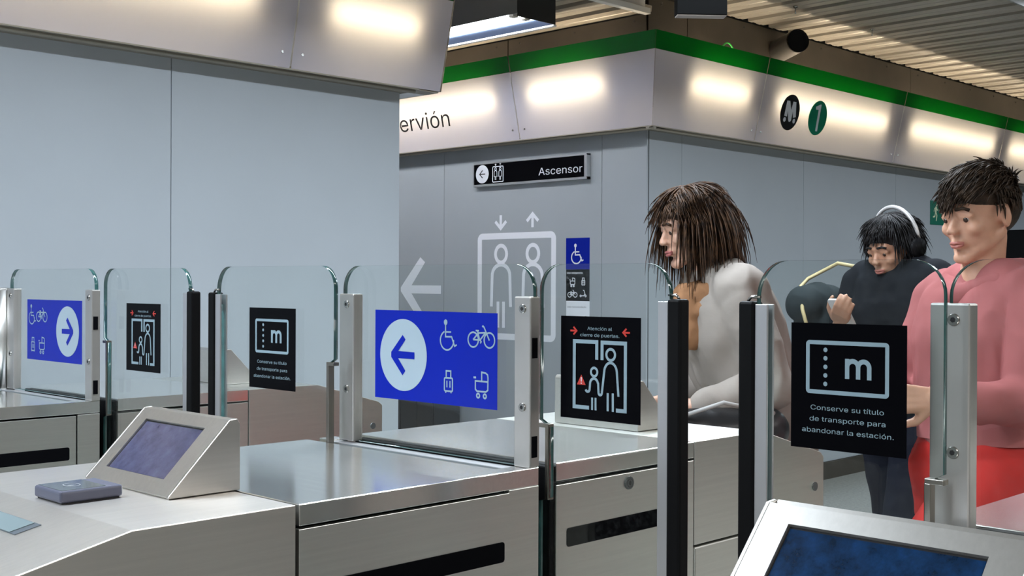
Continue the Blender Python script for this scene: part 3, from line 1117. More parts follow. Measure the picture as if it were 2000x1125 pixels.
def far_cabinet(g):
    y0, y1 = GATES[g]
    yf = y0 + 0.009
    t = thing('gate_cabinet', (1.97, (y0 + y1) / 2, 0), WHERE_F[g], 'ticket gate', 'far halves of the gate cabinets')
    part('core', bbox(XF0 + 0.004, XF1 + 0.02, yf + 0.014, y1 - 0.014, 0.02, 1.007), DARK, t)
    bm = bbox(XF0, XF1 - 0.003, yf, y1, 1.0085, ZC, 0.0012)
    part('lid', bm, STEEL_Y, t)
    part('end_lining', bbox(XF0 - 0.012, XF0 - 0.0005, yf + 0.004, y1 - 0.01, 0.05, 1.034, 0.003), BLACKR, t)
    for s in (1, -1):
        ya0, ya1 = (yf, yf + 0.012) if s > 0 else (y1 - 0.012, y1)
        d = part('door', bbox(XF0, 1.853, ya0, ya1, 0.05, 1.002, 0.0012), STEEL_X, t)
        part('narrow_panel', bbox(1.857, XF1 - 0.003, ya0, ya1, 0.05, 1.004, 0.0012), STEEL_X, t)
        if s > 0:
            P = Plane((0, yf, 0), (1, 0, 0), (0, 0, 1), (0, -1, 0))
            part('slot_window', slab(BM(), P, rrect(1554, 1835, 891.5, 924, 5, 4), 0.0, 0.0012), BLACKG, d, label='black slot window')
            lk = BM()
            tube(lk, (1.724, yf + 0.001, 0.9835), (1.724, yf - 0.0035, 0.9835), 0.0125, 0.0115, n=28)
            part('lock', lk, mat('lock_grey', (0.16, 0.17, 0.18), 0.3, 0.8), d, label='round keyhole lock')
            lk = BM()
            ring(lk, P, 1724, 983.5, 7.6, 1.2, 0.0038)
            poly(lk, P, circ_pts(1724, 983.5, 3.6, 4.6, 16), 0.0038)
            part('keyhole', lk, DARK, d)
    prof = [(XF1, 0.02), (XF1, ZC), (2.17, ZC), (2.405, 0.976), (XF2, 0.962), (XF2, 0.02)]
    cut = 0.835
    up = [(XF1, cut + 0.002), (XF1, ZC), (2.17, ZC), (2.405, 0.974), (XF2, 0.962), (XF2, cut + 0.002)]
    bm = prism(BM(), up, yf, y1, 0.0012)
    um = part('sloping_module', bm, STEEL_X, t)
    part('lower_panel', bbox(XF1, XF2 + 0.004, yf - 0.0015, y1, 0.05, cut - 0.002, 0.003), STEEL_X, t)
    lk = tube(BM(), (2.382, yf + 0.001, 0.899), (2.382, yf - 0.002, 0.899), 0.010, n=24)
    part('lock', lk, mat('lock_grey', (0.16, 0.17, 0.18), 0.3, 0.8), um, label='round keyhole lock')
    part('plinth', bbox(XF0 + 0.02, 2.40, yf + 0.02, y1 - 0.02, 0, 0.05), DARK, t)
    return t


CAB_N = {g: near_cabinet(g) for g in 'ABC'}
CAB_F = {g: far_cabinet(g) for g in 'ABC'}


# ------------------------------------------------------------------ display housings on the cabinets
def housing(name, y0, y1, lab, scr=None, scr_y=None, far=False):
    cx = 0.93 if not far else 2.02
    t = thing('display_housing', (cx, (y0 + y1) / 2, ZC), lab, 'display housing')
    if far:
        mx = lambda x: 2.955 - x
    else:
        mx = lambda x: x
    # slope runs from (0.872, 1.045) to (0.971, 1.145); the body stops 6 mm behind the frame sheet
    sx, sz = 0.006 * 0.711, -0.006 * 0.703
    body = [(0.872, ZC + 0.001), (0.872, ZC + 0.004), (0.972, 1.1455), (0.985, 1.1465), (0.990, 1.140), (0.990, ZC + 0.001)]
    inner = [(0.8765, ZC + 0.001), (0.8765, ZC + 0.0025), (0.9765, 1.1405), (0.985, 1.1465), (0.990, 1.141), (0.990, ZC + 0.001)]
    if not scr:
        bm = prism(BM(), [(mx(a), b) for a, b in body], y0, y1, 0.002)
        part('body', bm, HOOD, t)
        return t
    bm = prism(BM(), inner, y0 + 0.0055, y1 - 0.0055)
    prism(bm, body, y0, y0 + 0.005, 0.001)
    prism(bm, body, y1 - 0.005, y1, 0.001)
    part('body', bm, HOOD, t)
    s0, s1 = scr_y
    A, B = Vector((0.872, 0, ZC + 0.004)), Vector((0.972, 0, 1.1455))
    D = (B - A)
    L = D.length
    D.normalize()
    Nn = Vector((-D.z, 0, D.x))

    def fp(y, s, h=0.0):
        q = A + D * s + Nn * h
        return Vector((q.x, y, q.z))
    sb, st = 0.026, L - 0.020
    bm = BM()
    w0, w1 = y0 + 0.0048, y1 - 0.0048
    for ya, yb, sa, sc_ in ((w0, w1, 0, sb), (w0, w1, st, L), (w0, s0, sb, st), (s1, w1, sb, st)):
        quadslab(bm, [fp(ya, sa), fp(yb, sa), fp(yb, sc_), fp(ya, sc_)], Nn, 0.0055)
    bz = part('bezel', bm, HOOD, t)
    bm = BM()
    quadslab(bm, [fp(s0 - 0.004, sb - 0.004, -0.0045), fp(s1 + 0.004, sb - 0.004, -0.0045), fp(s1 + 0.004, st + 0.004, -0.0045), fp(s0 - 0.004, st + 0.004, -0.0045)], Nn, 0.001)
    part('gasket', bm, DARK, t)
    bm = BM()
    quadslab(bm, [fp(s0 + 0.002, sb + 0.002, -0.003), fp(s1 - 0.002, sb + 0.002, -0.003), fp(s1 - 0.002, st - 0.003, -0.003), fp(s0 + 0.002, st - 0.003, -0.003)], Nn, 0.001)
    part('screen', bm, scr, t, label='glossy screen')
    return t


housing('B', 1.531, 1.785, 'slanted steel display housing with violet screen standing behind the card reader', SCREEN_B, (1.576, 1.750))
housing('C', 0.365, 0.617, 'slanted steel display housing with dark blue screen in the bottom right corner', SCREEN_C, (0.400, 0.584))
housing('Bf', 1.556, 1.790, 'blank steel back of a display housing behind the nearer Atención leaf', far=True)
housing('Af', 3.116, 3.367, 'blank steel back of a display housing on the farthest gate, between the two black edges', far=True)

# card reader
rd = thing('card_reader', (0.795, 1.643, ZC), 'flat slate grey contactless card reader lying on the steel top', 'card reader')
RX0, RX1, RY0, RY1, RZ = 0.747, 0.840, 1.600, 1.684, 1.0585
part('body', bbox(RX0, RX1, RY0, RY1, ZC + 0.0015, RZ, 0.004, seg=3), READER, rd, smooth=False)
part('foot', bbox(RX0 + 0.004, RX1 - 0.004, RY0 + 0.004, RY1 - 0.004, ZC, ZC + 0.0015), DARK, rd)
PR = Plane((0, 0, RZ), (0, -1, 0), (1, 0, 0), (0, 0, 1))
gp = part('top_glass', slab(BM(), PR, rrect(-1680, -1604, 751, 816, 2, 3), 0.0, 0.0004), READTOP, rd, label='dark glossy top field')
bm = BM()
for r in (3.5, 6, 8.5):
    stroke(bm, PR, circ_pts(-1643, 780, r, r, 12, -50, 50), 1.0, 0.0008)
stroke(bm, PR, circ_pts(-1642, 783, 14, 11, 36), 0.9, 0.0008, closed=True)
part('contactless_symbol', bm, GREYP if False else mat('grey_symbol', (0.35, 0.36, 0.38), 0.5), gp)


# ------------------------------------------------------------------ glass: fixed screens and leaves
def glass_outline(pts, x0, x1):
    """Slab of glass in the plane X = const: clear faces, green polished edges. pts are (y, z)."""
    bm = BM()
    a = [bm.verts.new((x0, y, z)) for y, z in pts]
    b = [bm.verts.new((x1, y, z)) for y, z in pts]
    fs = [bm.faces.new(a), bm.faces.new(b[::-1])]
    n = len(pts)
    for i in range(n):
        j = (i + 1) % n
        f = bm.faces.new([a[j], a[i], b[i], b[j]])
        f.material_index = 1
        f.smooth = True
        fs.append(f)
    bmesh.ops.recalc_face_normals(bm, faces=fs)
    return bm


def arc_yz(cy, cz, r, a0, a1, n=10, rz=None):
    rz = rz or r
    return [(cy + r * cos(radians(a0 + (a1 - a0) * i / n)), cz + rz * sin(radians(a0 + (a1 - a0) * i / n))) for i in range(n + 1)]


GT = 1.381


def screw_at(bm, x, y, z, r=0.0085):
    tube(bm, (x + 0.001, y, z), (x - 0.0025, y, z), r, r * 0.82, n=20)
    return bm


def post(t, x0, x1, ya, yb, z0, z1, screws, sensors=False, ys=None):
    bm = bbox(x0, x1, ya, yb, z0, z1, 0.0025)
    p = part('post', bm, POST, t)
    ys = (ya + yb) / 2 - 0.001 if ys is None else ys
    for z in screws:
        part('screw', screw_at(BM(), x0, ys, z), SCREW, p)
        part('screw_socket', tube(BM(), (x0 - 0.0020, ys, z), (x0 - 0.0028, ys, z), 0.0035, n=6), DARK, p)
    if sensors:
        for zA, zB in ((1.2235, 1.2575), (1.0575, 1.093)):
            part('sensor_window', bbox(x0 + 0.004, x0 + 0.0165, ya - 0.0012, ya + 0.001, zA, zB), BLACKG, p, label='black sensor window')
    return p


def put_blue(t, yc, zc, x, flip):
    """The blue access sticker: arrow disc on one side and four symbols on the other."""
    P = Plane((x, yc, zc), (0, -1, 0), (0, 0, 1), (-1, 0, 0))
    s = part('access_sticker', slab(BM(), P, [(-165, -83.3), (165, -83.3), (165, 83.3), (-165, 83.3)], 0, 0.0005), BLUEV, t, label='blue access sticker with arrow and four symbols')
    bm = BM()
    du = -83 * flip
    poly(bm, P, circ_pts(du, 0.5, 66.5, 67, 56), 0.0009)
    part('arrow_disc', bm, mat('pale_disc', (0.32, 0.40, 0.46), 0.35), s)
    bm = BM()
    ic_arrow(bm, P, du, 0.3, 1.0, 0.0013, flip)
    part('arrow', bm, BLUEV, s)
    u1, u2 = (42, 125) if flip > 0 else (-131, -73)
    for fn, uu, vv_, nm, sc_ in ((ic_wheelchair, u1, 40, 'wheelchair_symbol', 1.0), (ic_bicycle, u2 + 0.5, 44, 'bicycle_symbol', 1.0),
                                 (ic_suitcase, u1 - (0 if flip > 0 else -4), -42, 'suitcase_symbol', 1.0), (ic_pram, u2 + 1.5, -41, 'pram_symbol', 1.0)):
        bm = BM()
        fn(bm, P, uu, vv_, sc_, 2.9, 0.0009)
        part(nm, bm, PALE, s)


def put_atencion(t, yc, zc, x):
    P = Plane((x, yc, zc), (0, -1, 0), (0, 0, 1), (-1, 0, 0))
    s = part('warning_sticker', slab(BM(), P, [(-84.5, -84.5), (84.8, -84.5), (84.8, 84.8), (-84.5, 84.8)], 0, 0.0005), BLACKV, t, label='black sticker reading Atención al cierre de puertas')
    h = 0.0009
    bm = BM()
    stroke(bm, P, [(-5.5, 14.8), (-5.5, 43.4), (-54.1, 43.4), (-54.1, -64.7), (-21.6, -64.7)], 6.3, h)
    stroke(bm, P, [(5.8, 14.8), (5.8, 43.2), (54.3, 43.2), (54.3, -64.8), (35.4, -64.8)], 6.3, h)
    part('door_symbol', bm, PALE, s)
    bm = BM()
    ring(bm, P, 23.8, 24.0, 9.0, 4.4, h)
    arc1 = [(23.6 + 13.2 * cos(radians(a)), -5 + 16 * sin(radians(a))) for a in range(8, 180, 12)]
    arc2 = [(2.1 + 3.6 * cos(radians(a)), -38.4 + 4 * sin(radians(a))) for a in range(0, -180, -24)]
    arc3 = [(-11.2 + 8.5 * cos(radians(a)), -25.5 + 9.3 * sin(radians(a))) for a in range(0, 181, 15)]
    arc4 = [(-24.8 + 4.3 * cos(radians(a)), -34.4 + 4 * sin(radians(a))) for a in range(0, -181, -24)]
    stroke(bm, P, [(40.3, -42.4)] + arc1 + arc2 + [(-2.3, -24)] + arc3[1:] + arc4, 4.3, h)
    for a, b in (((18.0, -38.1), (18.1, -67.3)), ((28.6, -37.9), (28.9, -67.6))):
        stroke(bm, P, [a, b], 4.4, h)
    part('adult_and_child_symbol', bm, PALE, s)
    bm = BM()
    ring(bm, P, -10.9, -5.6, 6.8, 4.0, h + 0.0001)
    for a, b in (((-14.9, -47.5), (-14.9, -68.0)), ((-7.5, -47.4), (-7.4, -67.9))):
        stroke(bm, P, [a, b], 4.0, h + 0.0001)
    part('child_symbol', bm, PALE, s)
    bm = BM()
    poly(bm, P, [(-38.5, -11.3), (-29.0, -28), (-48, -28)], h)
    part('warning_triangle', bm, REDP, s)
    bm = BM()
    stroke(bm, P, [(-38.5, -15.5), (-38.5, -22.8)], 1.9, h + 0.0003)
    poly(bm, P, circ_pts(-38.5, -25.4, 1.2, 1.2, 10), h + 0.0003)
    part('exclamation_mark', bm, WHITEP, s)
    for k in (-1, 1):
        bm = BM()
        stroke(bm, P, [(63.2 * k, 60.7), (50 * k, 60.7)], 3.0, h)
        stroke(bm, P, [(56.2 * k, 66.9), (49.3 * k, 60.7), (56.2 * k, 54.4)], 3.0, h)
        part('red_arrow', bm, REDP, s)
    part('lettering', text(P, 'Atención al', -26, 62.6, 52.2, 10.4, h), PALE, s)
    part('lettering', text(P, 'cierre de puertas.', -41.6, 51.8, 83.2, 10.4, h), PALE, s)


def put_ticket(t, yc, zc, x):
    P = Plane((x, yc, zc), (0, -1, 0), (0, 0, 1), (-1, 0, 0))
    s = part('ticket_sticker', slab(BM(), P, [(-81.7, -82.8), (82.6, -82.8), (82.6, 83.4), (-81.7, 83.4)], 0, 0.0005), BLACKV, t, label='black sticker reading Conserve su título de transporte para abandonar la estación')
    h = 0.0009
    bm = BM()
    stroke(bm, P, rrect(-56.3, 56.5, -7, 58, 2.5, 4), 5.4, h, closed=True)
    for v in (48.5, 37.5, 26.2, 15.0, 3.8):
        poly(bm, P, circ_pts(-30.4, v, 3.0, 3.0, 18), h)
    part('ticket_symbol', bm, PALE, s)
    bm = BM()
    stroke(bm, P, [(1.0, 12.2), (1.0, 38.2)], 6.2, h)
    for k in (0, 15.5):
        stroke(bm, P, [(8.75 + k + 7.75 * cos(radians(a)), 27.6 + 7.75 * sin(radians(a))) for a in range(180, -1, -15)] + [(16.5 + k, 12.2)], 6.2, h)
    part('letter', bm, PALE, s)
    part('lettering', text(P, 'Conserve su título', -51.9, -31.0, 104.3, 12.4, h), PALE, s)
    part('lettering', text(P, 'de transporte para', -53.4, -45.8, 108, 12.4, h), PALE, s)
    part('lettering', text(P, 'abandonar la estación.', -64.6, -60.9, 130.5, 12.4, h), PALE, s)


def fixed_screen(g, lab):
    y0, y1 = GATES[g]
    zb = ZC
    t = thing('glass_screen', (1.462, (y0 + y1) / 2, zb), lab, 'glass screen', 'fixed glass screens on the gate cabinets')
    ya, yb = y0 + 0.000, y1 - 0.048          # glass span, inside the posts
    r = 0.046
    lo, hi = y0 - 0.012 + 0.012, y1 - 0.046
    pts = [(lo, 1.0405), (hi, 1.0405)] + arc_yz(hi - r, GT - r, r, 0, 90) + arc_yz(lo + r, GT - r, r, 90, 180)
    gl = part('glass_pane', glass_outline(pts, 1.4575, 1.4675), [GLASS, GEDGE], t)
    post(t, 1.449, 1.4725, y0 - 0.002, y0 + 0.036, ZC, 1.3265, (1.313 - 0.007, 1.141), sensors=True)
    pa, pb = (y1 - 0.089, y1 - 0.044) if g != 'C' else (0.630, 0.682)
    post(t, 1.449, 1.4725, pa, pb, ZC, 1.3265, (1.313 - 0.007, 1.141), ys=0.651 if g == 'C' else None)
    if g == 'C':
        P = Plane((1.457, y0 + 0.25, 1.213), (0, -1, 0), (0, 0, 1), (-1, 0, 0))
        part('sticker', slab(BM(), P, [(-170, -86), (170, -86), (170, 84), (-170, 84)], 0, 0.0005), BLACKV, t, label='black sticker')
    else:
        put_blue(t, (1.6255 if g == 'B' else 3.163), 1.2135, 1.457, 1 if g == 'B' else -1)
    return t


fixed_screen('A', 'fixed glass screen with blue sticker, arrow pointing away from the plain wall end, farthest gate')
fixed_screen('B', 'fixed glass screen with large blue sticker, arrow disc before the symbols, on the middle gate')
fixed_screen('C', 'fixed glass screen with black sticker, cut by the right picture edge')


def leaf(kind, x, inner, lead, wide, sticker, lab, s=1):
    """A sliding glass leaf in the plane X = x. inner: edge inside the cabinet, lead: rubber edge; s = +1 when the lead lies towards +Y."""
    t = thing('gate_leaf', (x, (inner + lead) / 2, 0.25), lab, 'gate leaf', 'sliding glass leaves')
    h = 0.005
    rb, al = 0.026, 0.019                     # rubber and aluminium widths at the leading edge
    g_lead = lead - s * (rb + al - 0.006)     # glass ends inside the profile
    curve = lead - s * (rb + al)
    r = 0.044
    n0, n1 = (0.995, 1.20) if wide else (0.978, 1.117)
    nd = 0.024 if not wide else 0.022
    zb = 0.28
    # outline, drawn from the lower lead corner round by the inner edge
    pts = [(g_lead, zb), (inner, zb), (inner, n0), (inner + s * nd, n0 + 0.008), (inner + s * nd, n1 - 0.012), (inner, n1)]
    pts += [(inner + s * (r - r * cos(radians(a))), GT - r + r * sin(radians(a))) for a in range(0, 91, 9)]
    ge = lead - s * rb
    pts += [(ge - s * (r - r * sin(radians(a))) , GT - 0.052 + 0.052 * cos(radians(a))) for a in range(0, 91, 9)]
    pts += [(ge, 1.30), (g_lead, 1.30)]
    if s < 0:
        pts = pts[::-1]
    part('glass_pane', glass_outline(pts, x - h, x + h), [GLASS, GEDGE], t)
    # leading edge: aluminium profile, black rubber, little clip on top
    ztop = 1.3255
    a0, a1 = sorted((lead - s * rb, lead - s * (rb + al)))
    bm = BM()
    box(bm, x - h - 0.0045, x - h - 0.0002, a0, a1, 0.26, ztop - 0.004, 0.0008)
    box(bm, x + h + 0.0002, x + h + 0.0045, a0, a1, 0.26, ztop - 0.004, 0.0008)
    part('edge_profile', bm, ALU, t, label='pale aluminium edge profile')
    a0, a1 = sorted((lead, lead - s * rb))
    bm = bbox(x - 0.0125, x + 0.0125, a0 + 0.0003, a1 - 0.0003, 0.26, ztop, 0.004)
    rbp = part('rubber_edge', bm, BLACKR, t, label='black rubber edge')
    bm = BM()
    pipe(bm, [(x - 0.002, lead - s * 0.010, ztop), (x - 0.002, lead - s * 0.013, ztop + 0.004), (x - 0.002, lead - s * 0.016, ztop + 0.006), (x - 0.002, lead - s * 0.030, ztop + 0.006)], 0.0022, 8)
    part('clip', bm, SCREW, rbp)
    # steel lining of the notch at the inner edge
    bm = BM()
    q = nd
    for xa, xb in ((x - h - 0.002, x + h + 0.002),):
        y_a, y_b = sorted((inner + s * (q - 0.009), inner + s * (q - 0.001)))
        box(bm, xa, xb, y_a, y_b, n0 + 0.004, n1 - 0.012, 0.001)
        y_a, y_b = sorted((inner + s * (q - 0.001), inner - s * 0.002))
        box(bm, xa, xb, y_a, y_b, n1 - 0.013, n1 - 0.006, 0.001)
    part('notch_lining', bm, mat('dull_steel', (0.30, 0.28, 0.25), 0.3, 1.0), t, label='steel lining of the notch')
    (put_atencion if sticker == 'a' else put_ticket)(t, {('a', 1): 2.7475, ('a', 0): 1.263, ('m', 1): 2.0725, ('m', 0): 0.7775}[(sticker, int(wide))],
                                                     {('a', 1): 1.2085, ('a', 0): 1.21, ('m', 1): 1.212, ('m', 0): 1.2148}[(sticker, int(wide))], x - h - 0.0003)
    return t


leaf('a', 1.50, 2.955, 2.507, True, 'a', 'sliding glass leaf with Atención sticker beside the farthest gate', s=-1)
leaf('m', 1.42, 1.866, 2.307, True, 'm', 'sliding glass leaf with Conserve sticker across the wide passage', s=1)
leaf('a', 1.50, 1.397, 1.097, False, 'a', 'sliding glass leaf with Atención sticker beside the middle gate', s=-1)
leaf('m', 1.42, 0.648, 0.940, False, 'm', 'sliding glass leaf with large Conserve sticker in front of the people', s=1)

# round steel end post on the farthest cabinet
ep = thing('steel_post', (1.45, 3.50, ZC), 'round brushed steel post at the left picture edge beside the farthest glass screen', 'post')
part('shaft', tube(BM(), (1.45, 3.475, ZC), (1.45, 3.475, 1.322), 0.026, n=32), STEEL_Z, ep)
bm = tube(BM(), (1.45, 3.475, 1.322), (1.45, 3.475, 1.3275), 0.026, 0.022, n=32)
part('cap', bm, STEEL_Z, ep)

# ------------------------------------------------------------------ people
def blob(shapes, voxel, smooth_it=4, smooth_f=0.5, wr=None):
    """One continuous skin grown round overlapping capsules and ellipsoids (voxel remesh, then relaxed)."""
    bm = BM()
    for sh in shapes:
        t = BM()
        if sh[0] == 'cap':
            _, p, q, r1, r2 = sh
            p, q = Vector(p), Vector(q)
            for c, r in ((p, r1), (q, r2)):
                bmesh.ops.create_icosphere(t, subdivisions=3, radius=r, matrix=Matrix.Translation(c))
            bmesh.ops.convex_hull(t, input=t.verts, use_existing_faces=False)
            loose = [v for v in t.verts if not v.link_faces]
            bmesh.ops.delete(t, geom=loose, context='VERTS')
        else:
            _, c, rad, M3 = sh
            mtx = Matrix.Translation(Vector(c)) @ M3.to_4x4() @ Matrix.Diagonal((*rad, 1))
            bmesh.ops.create_icosphere(t, subdivisions=4, radius=1.0, matrix=mtx)
        me = bpy.data.meshes.new('tmp')
        t.to_mesh(me)
        t.free()
        bm.from_mesh(me)
        bpy.data.meshes.remove(me)
    me = bpy.data.meshes.new('tmp')
    bm.to_mesh(me)
    bm.free()
    o = bpy.data.objects.new('tmp', me)
    C.objects.link(o)
    r = o.modifiers.new('r', 'REMESH')
    r.mode = 'VOXEL'
    r.voxel_size = voxel
    if smooth_it:
        s = o.modifiers.new('s', 'SMOOTH')
        s.factor = smooth_f
        s.iterations = smooth_it
    dg = bpy.context.evaluated_depsgraph_get()
    m2 = bpy.data.meshes.new_from_object(o.evaluated_get(dg))
    bpy.data.objects.remove(o, do_unlink=True)
    bpy.data.meshes.remove(me)
    out = BM()
    out.from_mesh(m2)
    bpy.data.meshes.remove(m2)
    if wr:
        amp, sx, sz, seed = wr
        out.normal_update()
        for v in out.verts:
            q = Vector((v.co.x * sx, v.co.y * sx, v.co.z * sz)) + Vector((seed, seed * 2, 0))
            a = noise.noise(q) + 0.5 * noise.noise(q * 2.1)
            v.co += v.normal * (amp * (1 - abs(a) * 2.2))
    return out


def sub(bm, m, name, parent, label=None):
    return part(name, bm, m, parent, label=label, smooth=True)


class Body:
    """Joints of a standing or walking figure. heading: direction the figure faces, in the ground plane."""
    def __init__(s, foot, heading, lean=0.0, height=1.65):
        s.k = height / 1.70
        s.o = Vector((foot[0], foot[1], 0))
        h = Vector((heading[0], heading[1], 0)).normalized()
        s.h, s.l, s.u = h, Vector((-h.y, h.x, 0)), Vector((0, 0, 1))   # forward, left, up
        s.lean = lean

    def P(s, f, l, z):
        """Point f forward, l to the figure's left, z up; above the hips the body leans forward."""
        k = s.k
        z0 = 0.93
        if z > z0:
            d = z - z0
            f = f + d * sin(s.lean)
            z = z0 + d * cos(s.lean)
        return s.o + s.h * (f * k) + s.l * (l * k) + s.u * (z * k)


def head_frame(B, c, yaw, pitch, tilt=0.0):
    f = (Matrix.Rotation(yaw, 3, 'Z') @ B.h)
    l = Vector((-f.y, f.x, 0))
    R = Matrix((f, l, Vector((0, 0, 1)))).transposed()
    R = R @ Matrix.Rotation(pitch, 3, 'Y') @ Matrix.Rotation(tilt, 3, 'X')
    return Vector(c), R


def head_shapes(c, R, s=1.0, jaw=1.0):
    e = lambda p, r: ('ell', c + R @ (Vector(p) * s), [a * s for a in r], R)
    cp = lambda p, q, a, b: ('cap', c + R @ (Vector(p) * s), c + R @ (Vector(q) * s), a * s, b * s)
    return [e((-0.012, 0, 0.030), (0.096, 0.075, 0.088)), e((0.022, 0, -0.022), (0.064, 0.062, 0.088)),
            cp((0.030, 0.036 * jaw, -0.066), (0.064, 0.010, -0.098), 0.022, 0.016), cp((0.030, -0.036 * jaw, -0.066), (0.064, -0.010, -0.098), 0.022, 0.016),
            cp((-0.012, 0.052 * jaw, -0.045), (0.034, 0.036 * jaw, -0.076), 0.018, 0.018), cp((-0.012, -0.052 * jaw, -0.045), (0.034, -0.036 * jaw, -0.076), 0.018, 0.018),
            cp((0.068, -0.012, -0.099), (0.068, 0.012, -0.099), 0.016, 0.016),
            cp((0.080, 0, 0.012), (0.103, 0, -0.026), 0.007, 0.0095), e((0.098, 0.009, -0.030), (0.011, 0.0075, 0.0075)), e((0.098, -0.009, -0.030), (0.011, 0.0075, 0.0075)),
            cp((0.074, 0.034, 0.024), (0.084, 0.008, 0.022), 0.010, 0.010), cp((0.074, -0.034, 0.024), (0.084, -0.008, 0.022), 0.010, 0.010),
            e((0.060, 0.040, -0.025), (0.022, 0.020, 0.020)), e((0.060, -0.040, -0.025), (0.022, 0.020, 0.020)),
            e((0.078, 0, -0.060), (0.016, 0.024, 0.014)),
            cp((0.0745, 0.042, 0.0085), (0.0790, 0.021, 0.0085), 0.0088, 0.0088), cp((0.0745, -0.042, 0.0085), (0.0790, -0.021, 0.0085), 0.0088, 0.0088),
            cp((0.0735, 0.042, -0.0085), (0.0775, 0.021, -0.0085), 0.005, 0.005), cp((0.0735, -0.042, -0.0085), (0.0775, -0.021, -0.0085), 0.005, 0.005),
            e((-0.012, 0.077, -0.006), (0.017, 0.009, 0.029)), e((-0.012, -0.077, -0.006), (0.017, 0.009, 0.029))]


def face_parts(root, c, R, s, brow_mat, lip_mat, eyes=True):
    T = lambda p: c + R @ (Vector(p) * s)
    for k in (1, -1):
        bm = BM()
        bmesh.ops.create_uvsphere(bm, u_segments=16, v_segments=10, radius=0.0125 * s, matrix=Matrix.Translation(T((0.0715, 0.031 * k, 0.002))))
        ey = sub(bm, mat('eye_white', (0.42, 0.38, 0.35), 0.25), 'eye', root)
        bm = BM()
        bmesh.ops.create_uvsphere(bm, u_segments=14, v_segments=8, radius=0.0075 * s, matrix=Matrix.Translation(T((0.0788, 0.0315 * k, -0.001))))
        sub(bm, mat('iris_brown', (0.03, 0.016, 0.01), 0.15), 'iris', ey, label='brown iris')
        bm = pipe(BM(), [T((0.081, 0.047 * k, 0.022)), T((0.0885, 0.034 * k, 0.0285)), T((0.094, 0.014 * k, 0.026))], 0.0042 * s, 8)
        sub(bm, brow_mat, 'eyebrow', root)
    bm = BM()
    pipe(bm, [T((0.083, 0.021, -0.060)), T((0.0935, 0.008, -0.0575)), T((0.095, 0, -0.0585)), T((0.0935, -0.008, -0.0575)), T((0.083, -0.021, -0.060))], 0.0042 * s, 8)
    pipe(bm, [T((0.083, 0.019, -0.0625)), T((0.092, 0.008, -0.067)), T((0.0935, 0, -0.0675)), T((0.092, -0.008, -0.067)), T((0.083, -0.019, -0.0625))], 0.0047 * s, 8)
    sub(bm, lip_mat, 'lips', root, label='closed lips')


def hand_shapes(w, d, palm_n, s=1.0, curl=0.5, thumb_side=1):
    """Palm and five bent fingers. w: wrist, d: direction of the hand, palm_n: where the palm faces."""
    d = Vector(d).normalized()
    n = Vector(palm_n)
    n = (n - d * n.dot(d)).normalized()
    sd = d.cross(n) * thumb_side
    w = Vector(w)
    out = [('cap', w - d * 0.03 * s, w + d * 0.01 * s, 0.026 * s, 0.024 * s)]
    for k, o_ in enumerate((0.028, 0.010, -0.009, -0.026)):
        out.append(('cap', w + d * 0.012 * s + sd * o_ * 0.6 * s, w + d * 0.085 * s + sd * o_ * s, 0.0145 * s, 0.0115 * s))
        ln = (0.072, 0.080, 0.074, 0.058)[k] * s
        p = w + d * 0.088 * s + sd * o_ * s
        a = 0.0
        for j, fr in enumerate((0.44, 0.32, 0.24)):
            a += curl * (0.75, 0.95, 0.7)[j]
            q = p + (d * cos(a) + n * sin(a)) * ln * fr
            out.append(('cap', p, q, (0.0098, 0.0090, 0.0082)[j] * s, (0.0090, 0.0082, 0.0072)[j] * s))
            p = q
    t0 = w + d * 0.022 * s + sd * 0.026 * s
    t1 = t0 + (d * 0.6 + sd * 0.62 + n * 0.35).normalized() * 0.042 * s
    t2 = t1 + (d * 0.85 + sd * 0.15 + n * 0.45).normalized() * 0.030 * s
    t3 = t2 + (d * 0.9 - sd * 0.1 + n * 0.45).normalized() * 0.024 * s
    out += [('cap', t0, t1, 0.0145 * s, 0.0115 * s), ('cap', t1, t2, 0.0112 * s, 0.0100 * s), ('cap', t2, t3, 0.0100 * s, 0.0082 * s)]
    return out


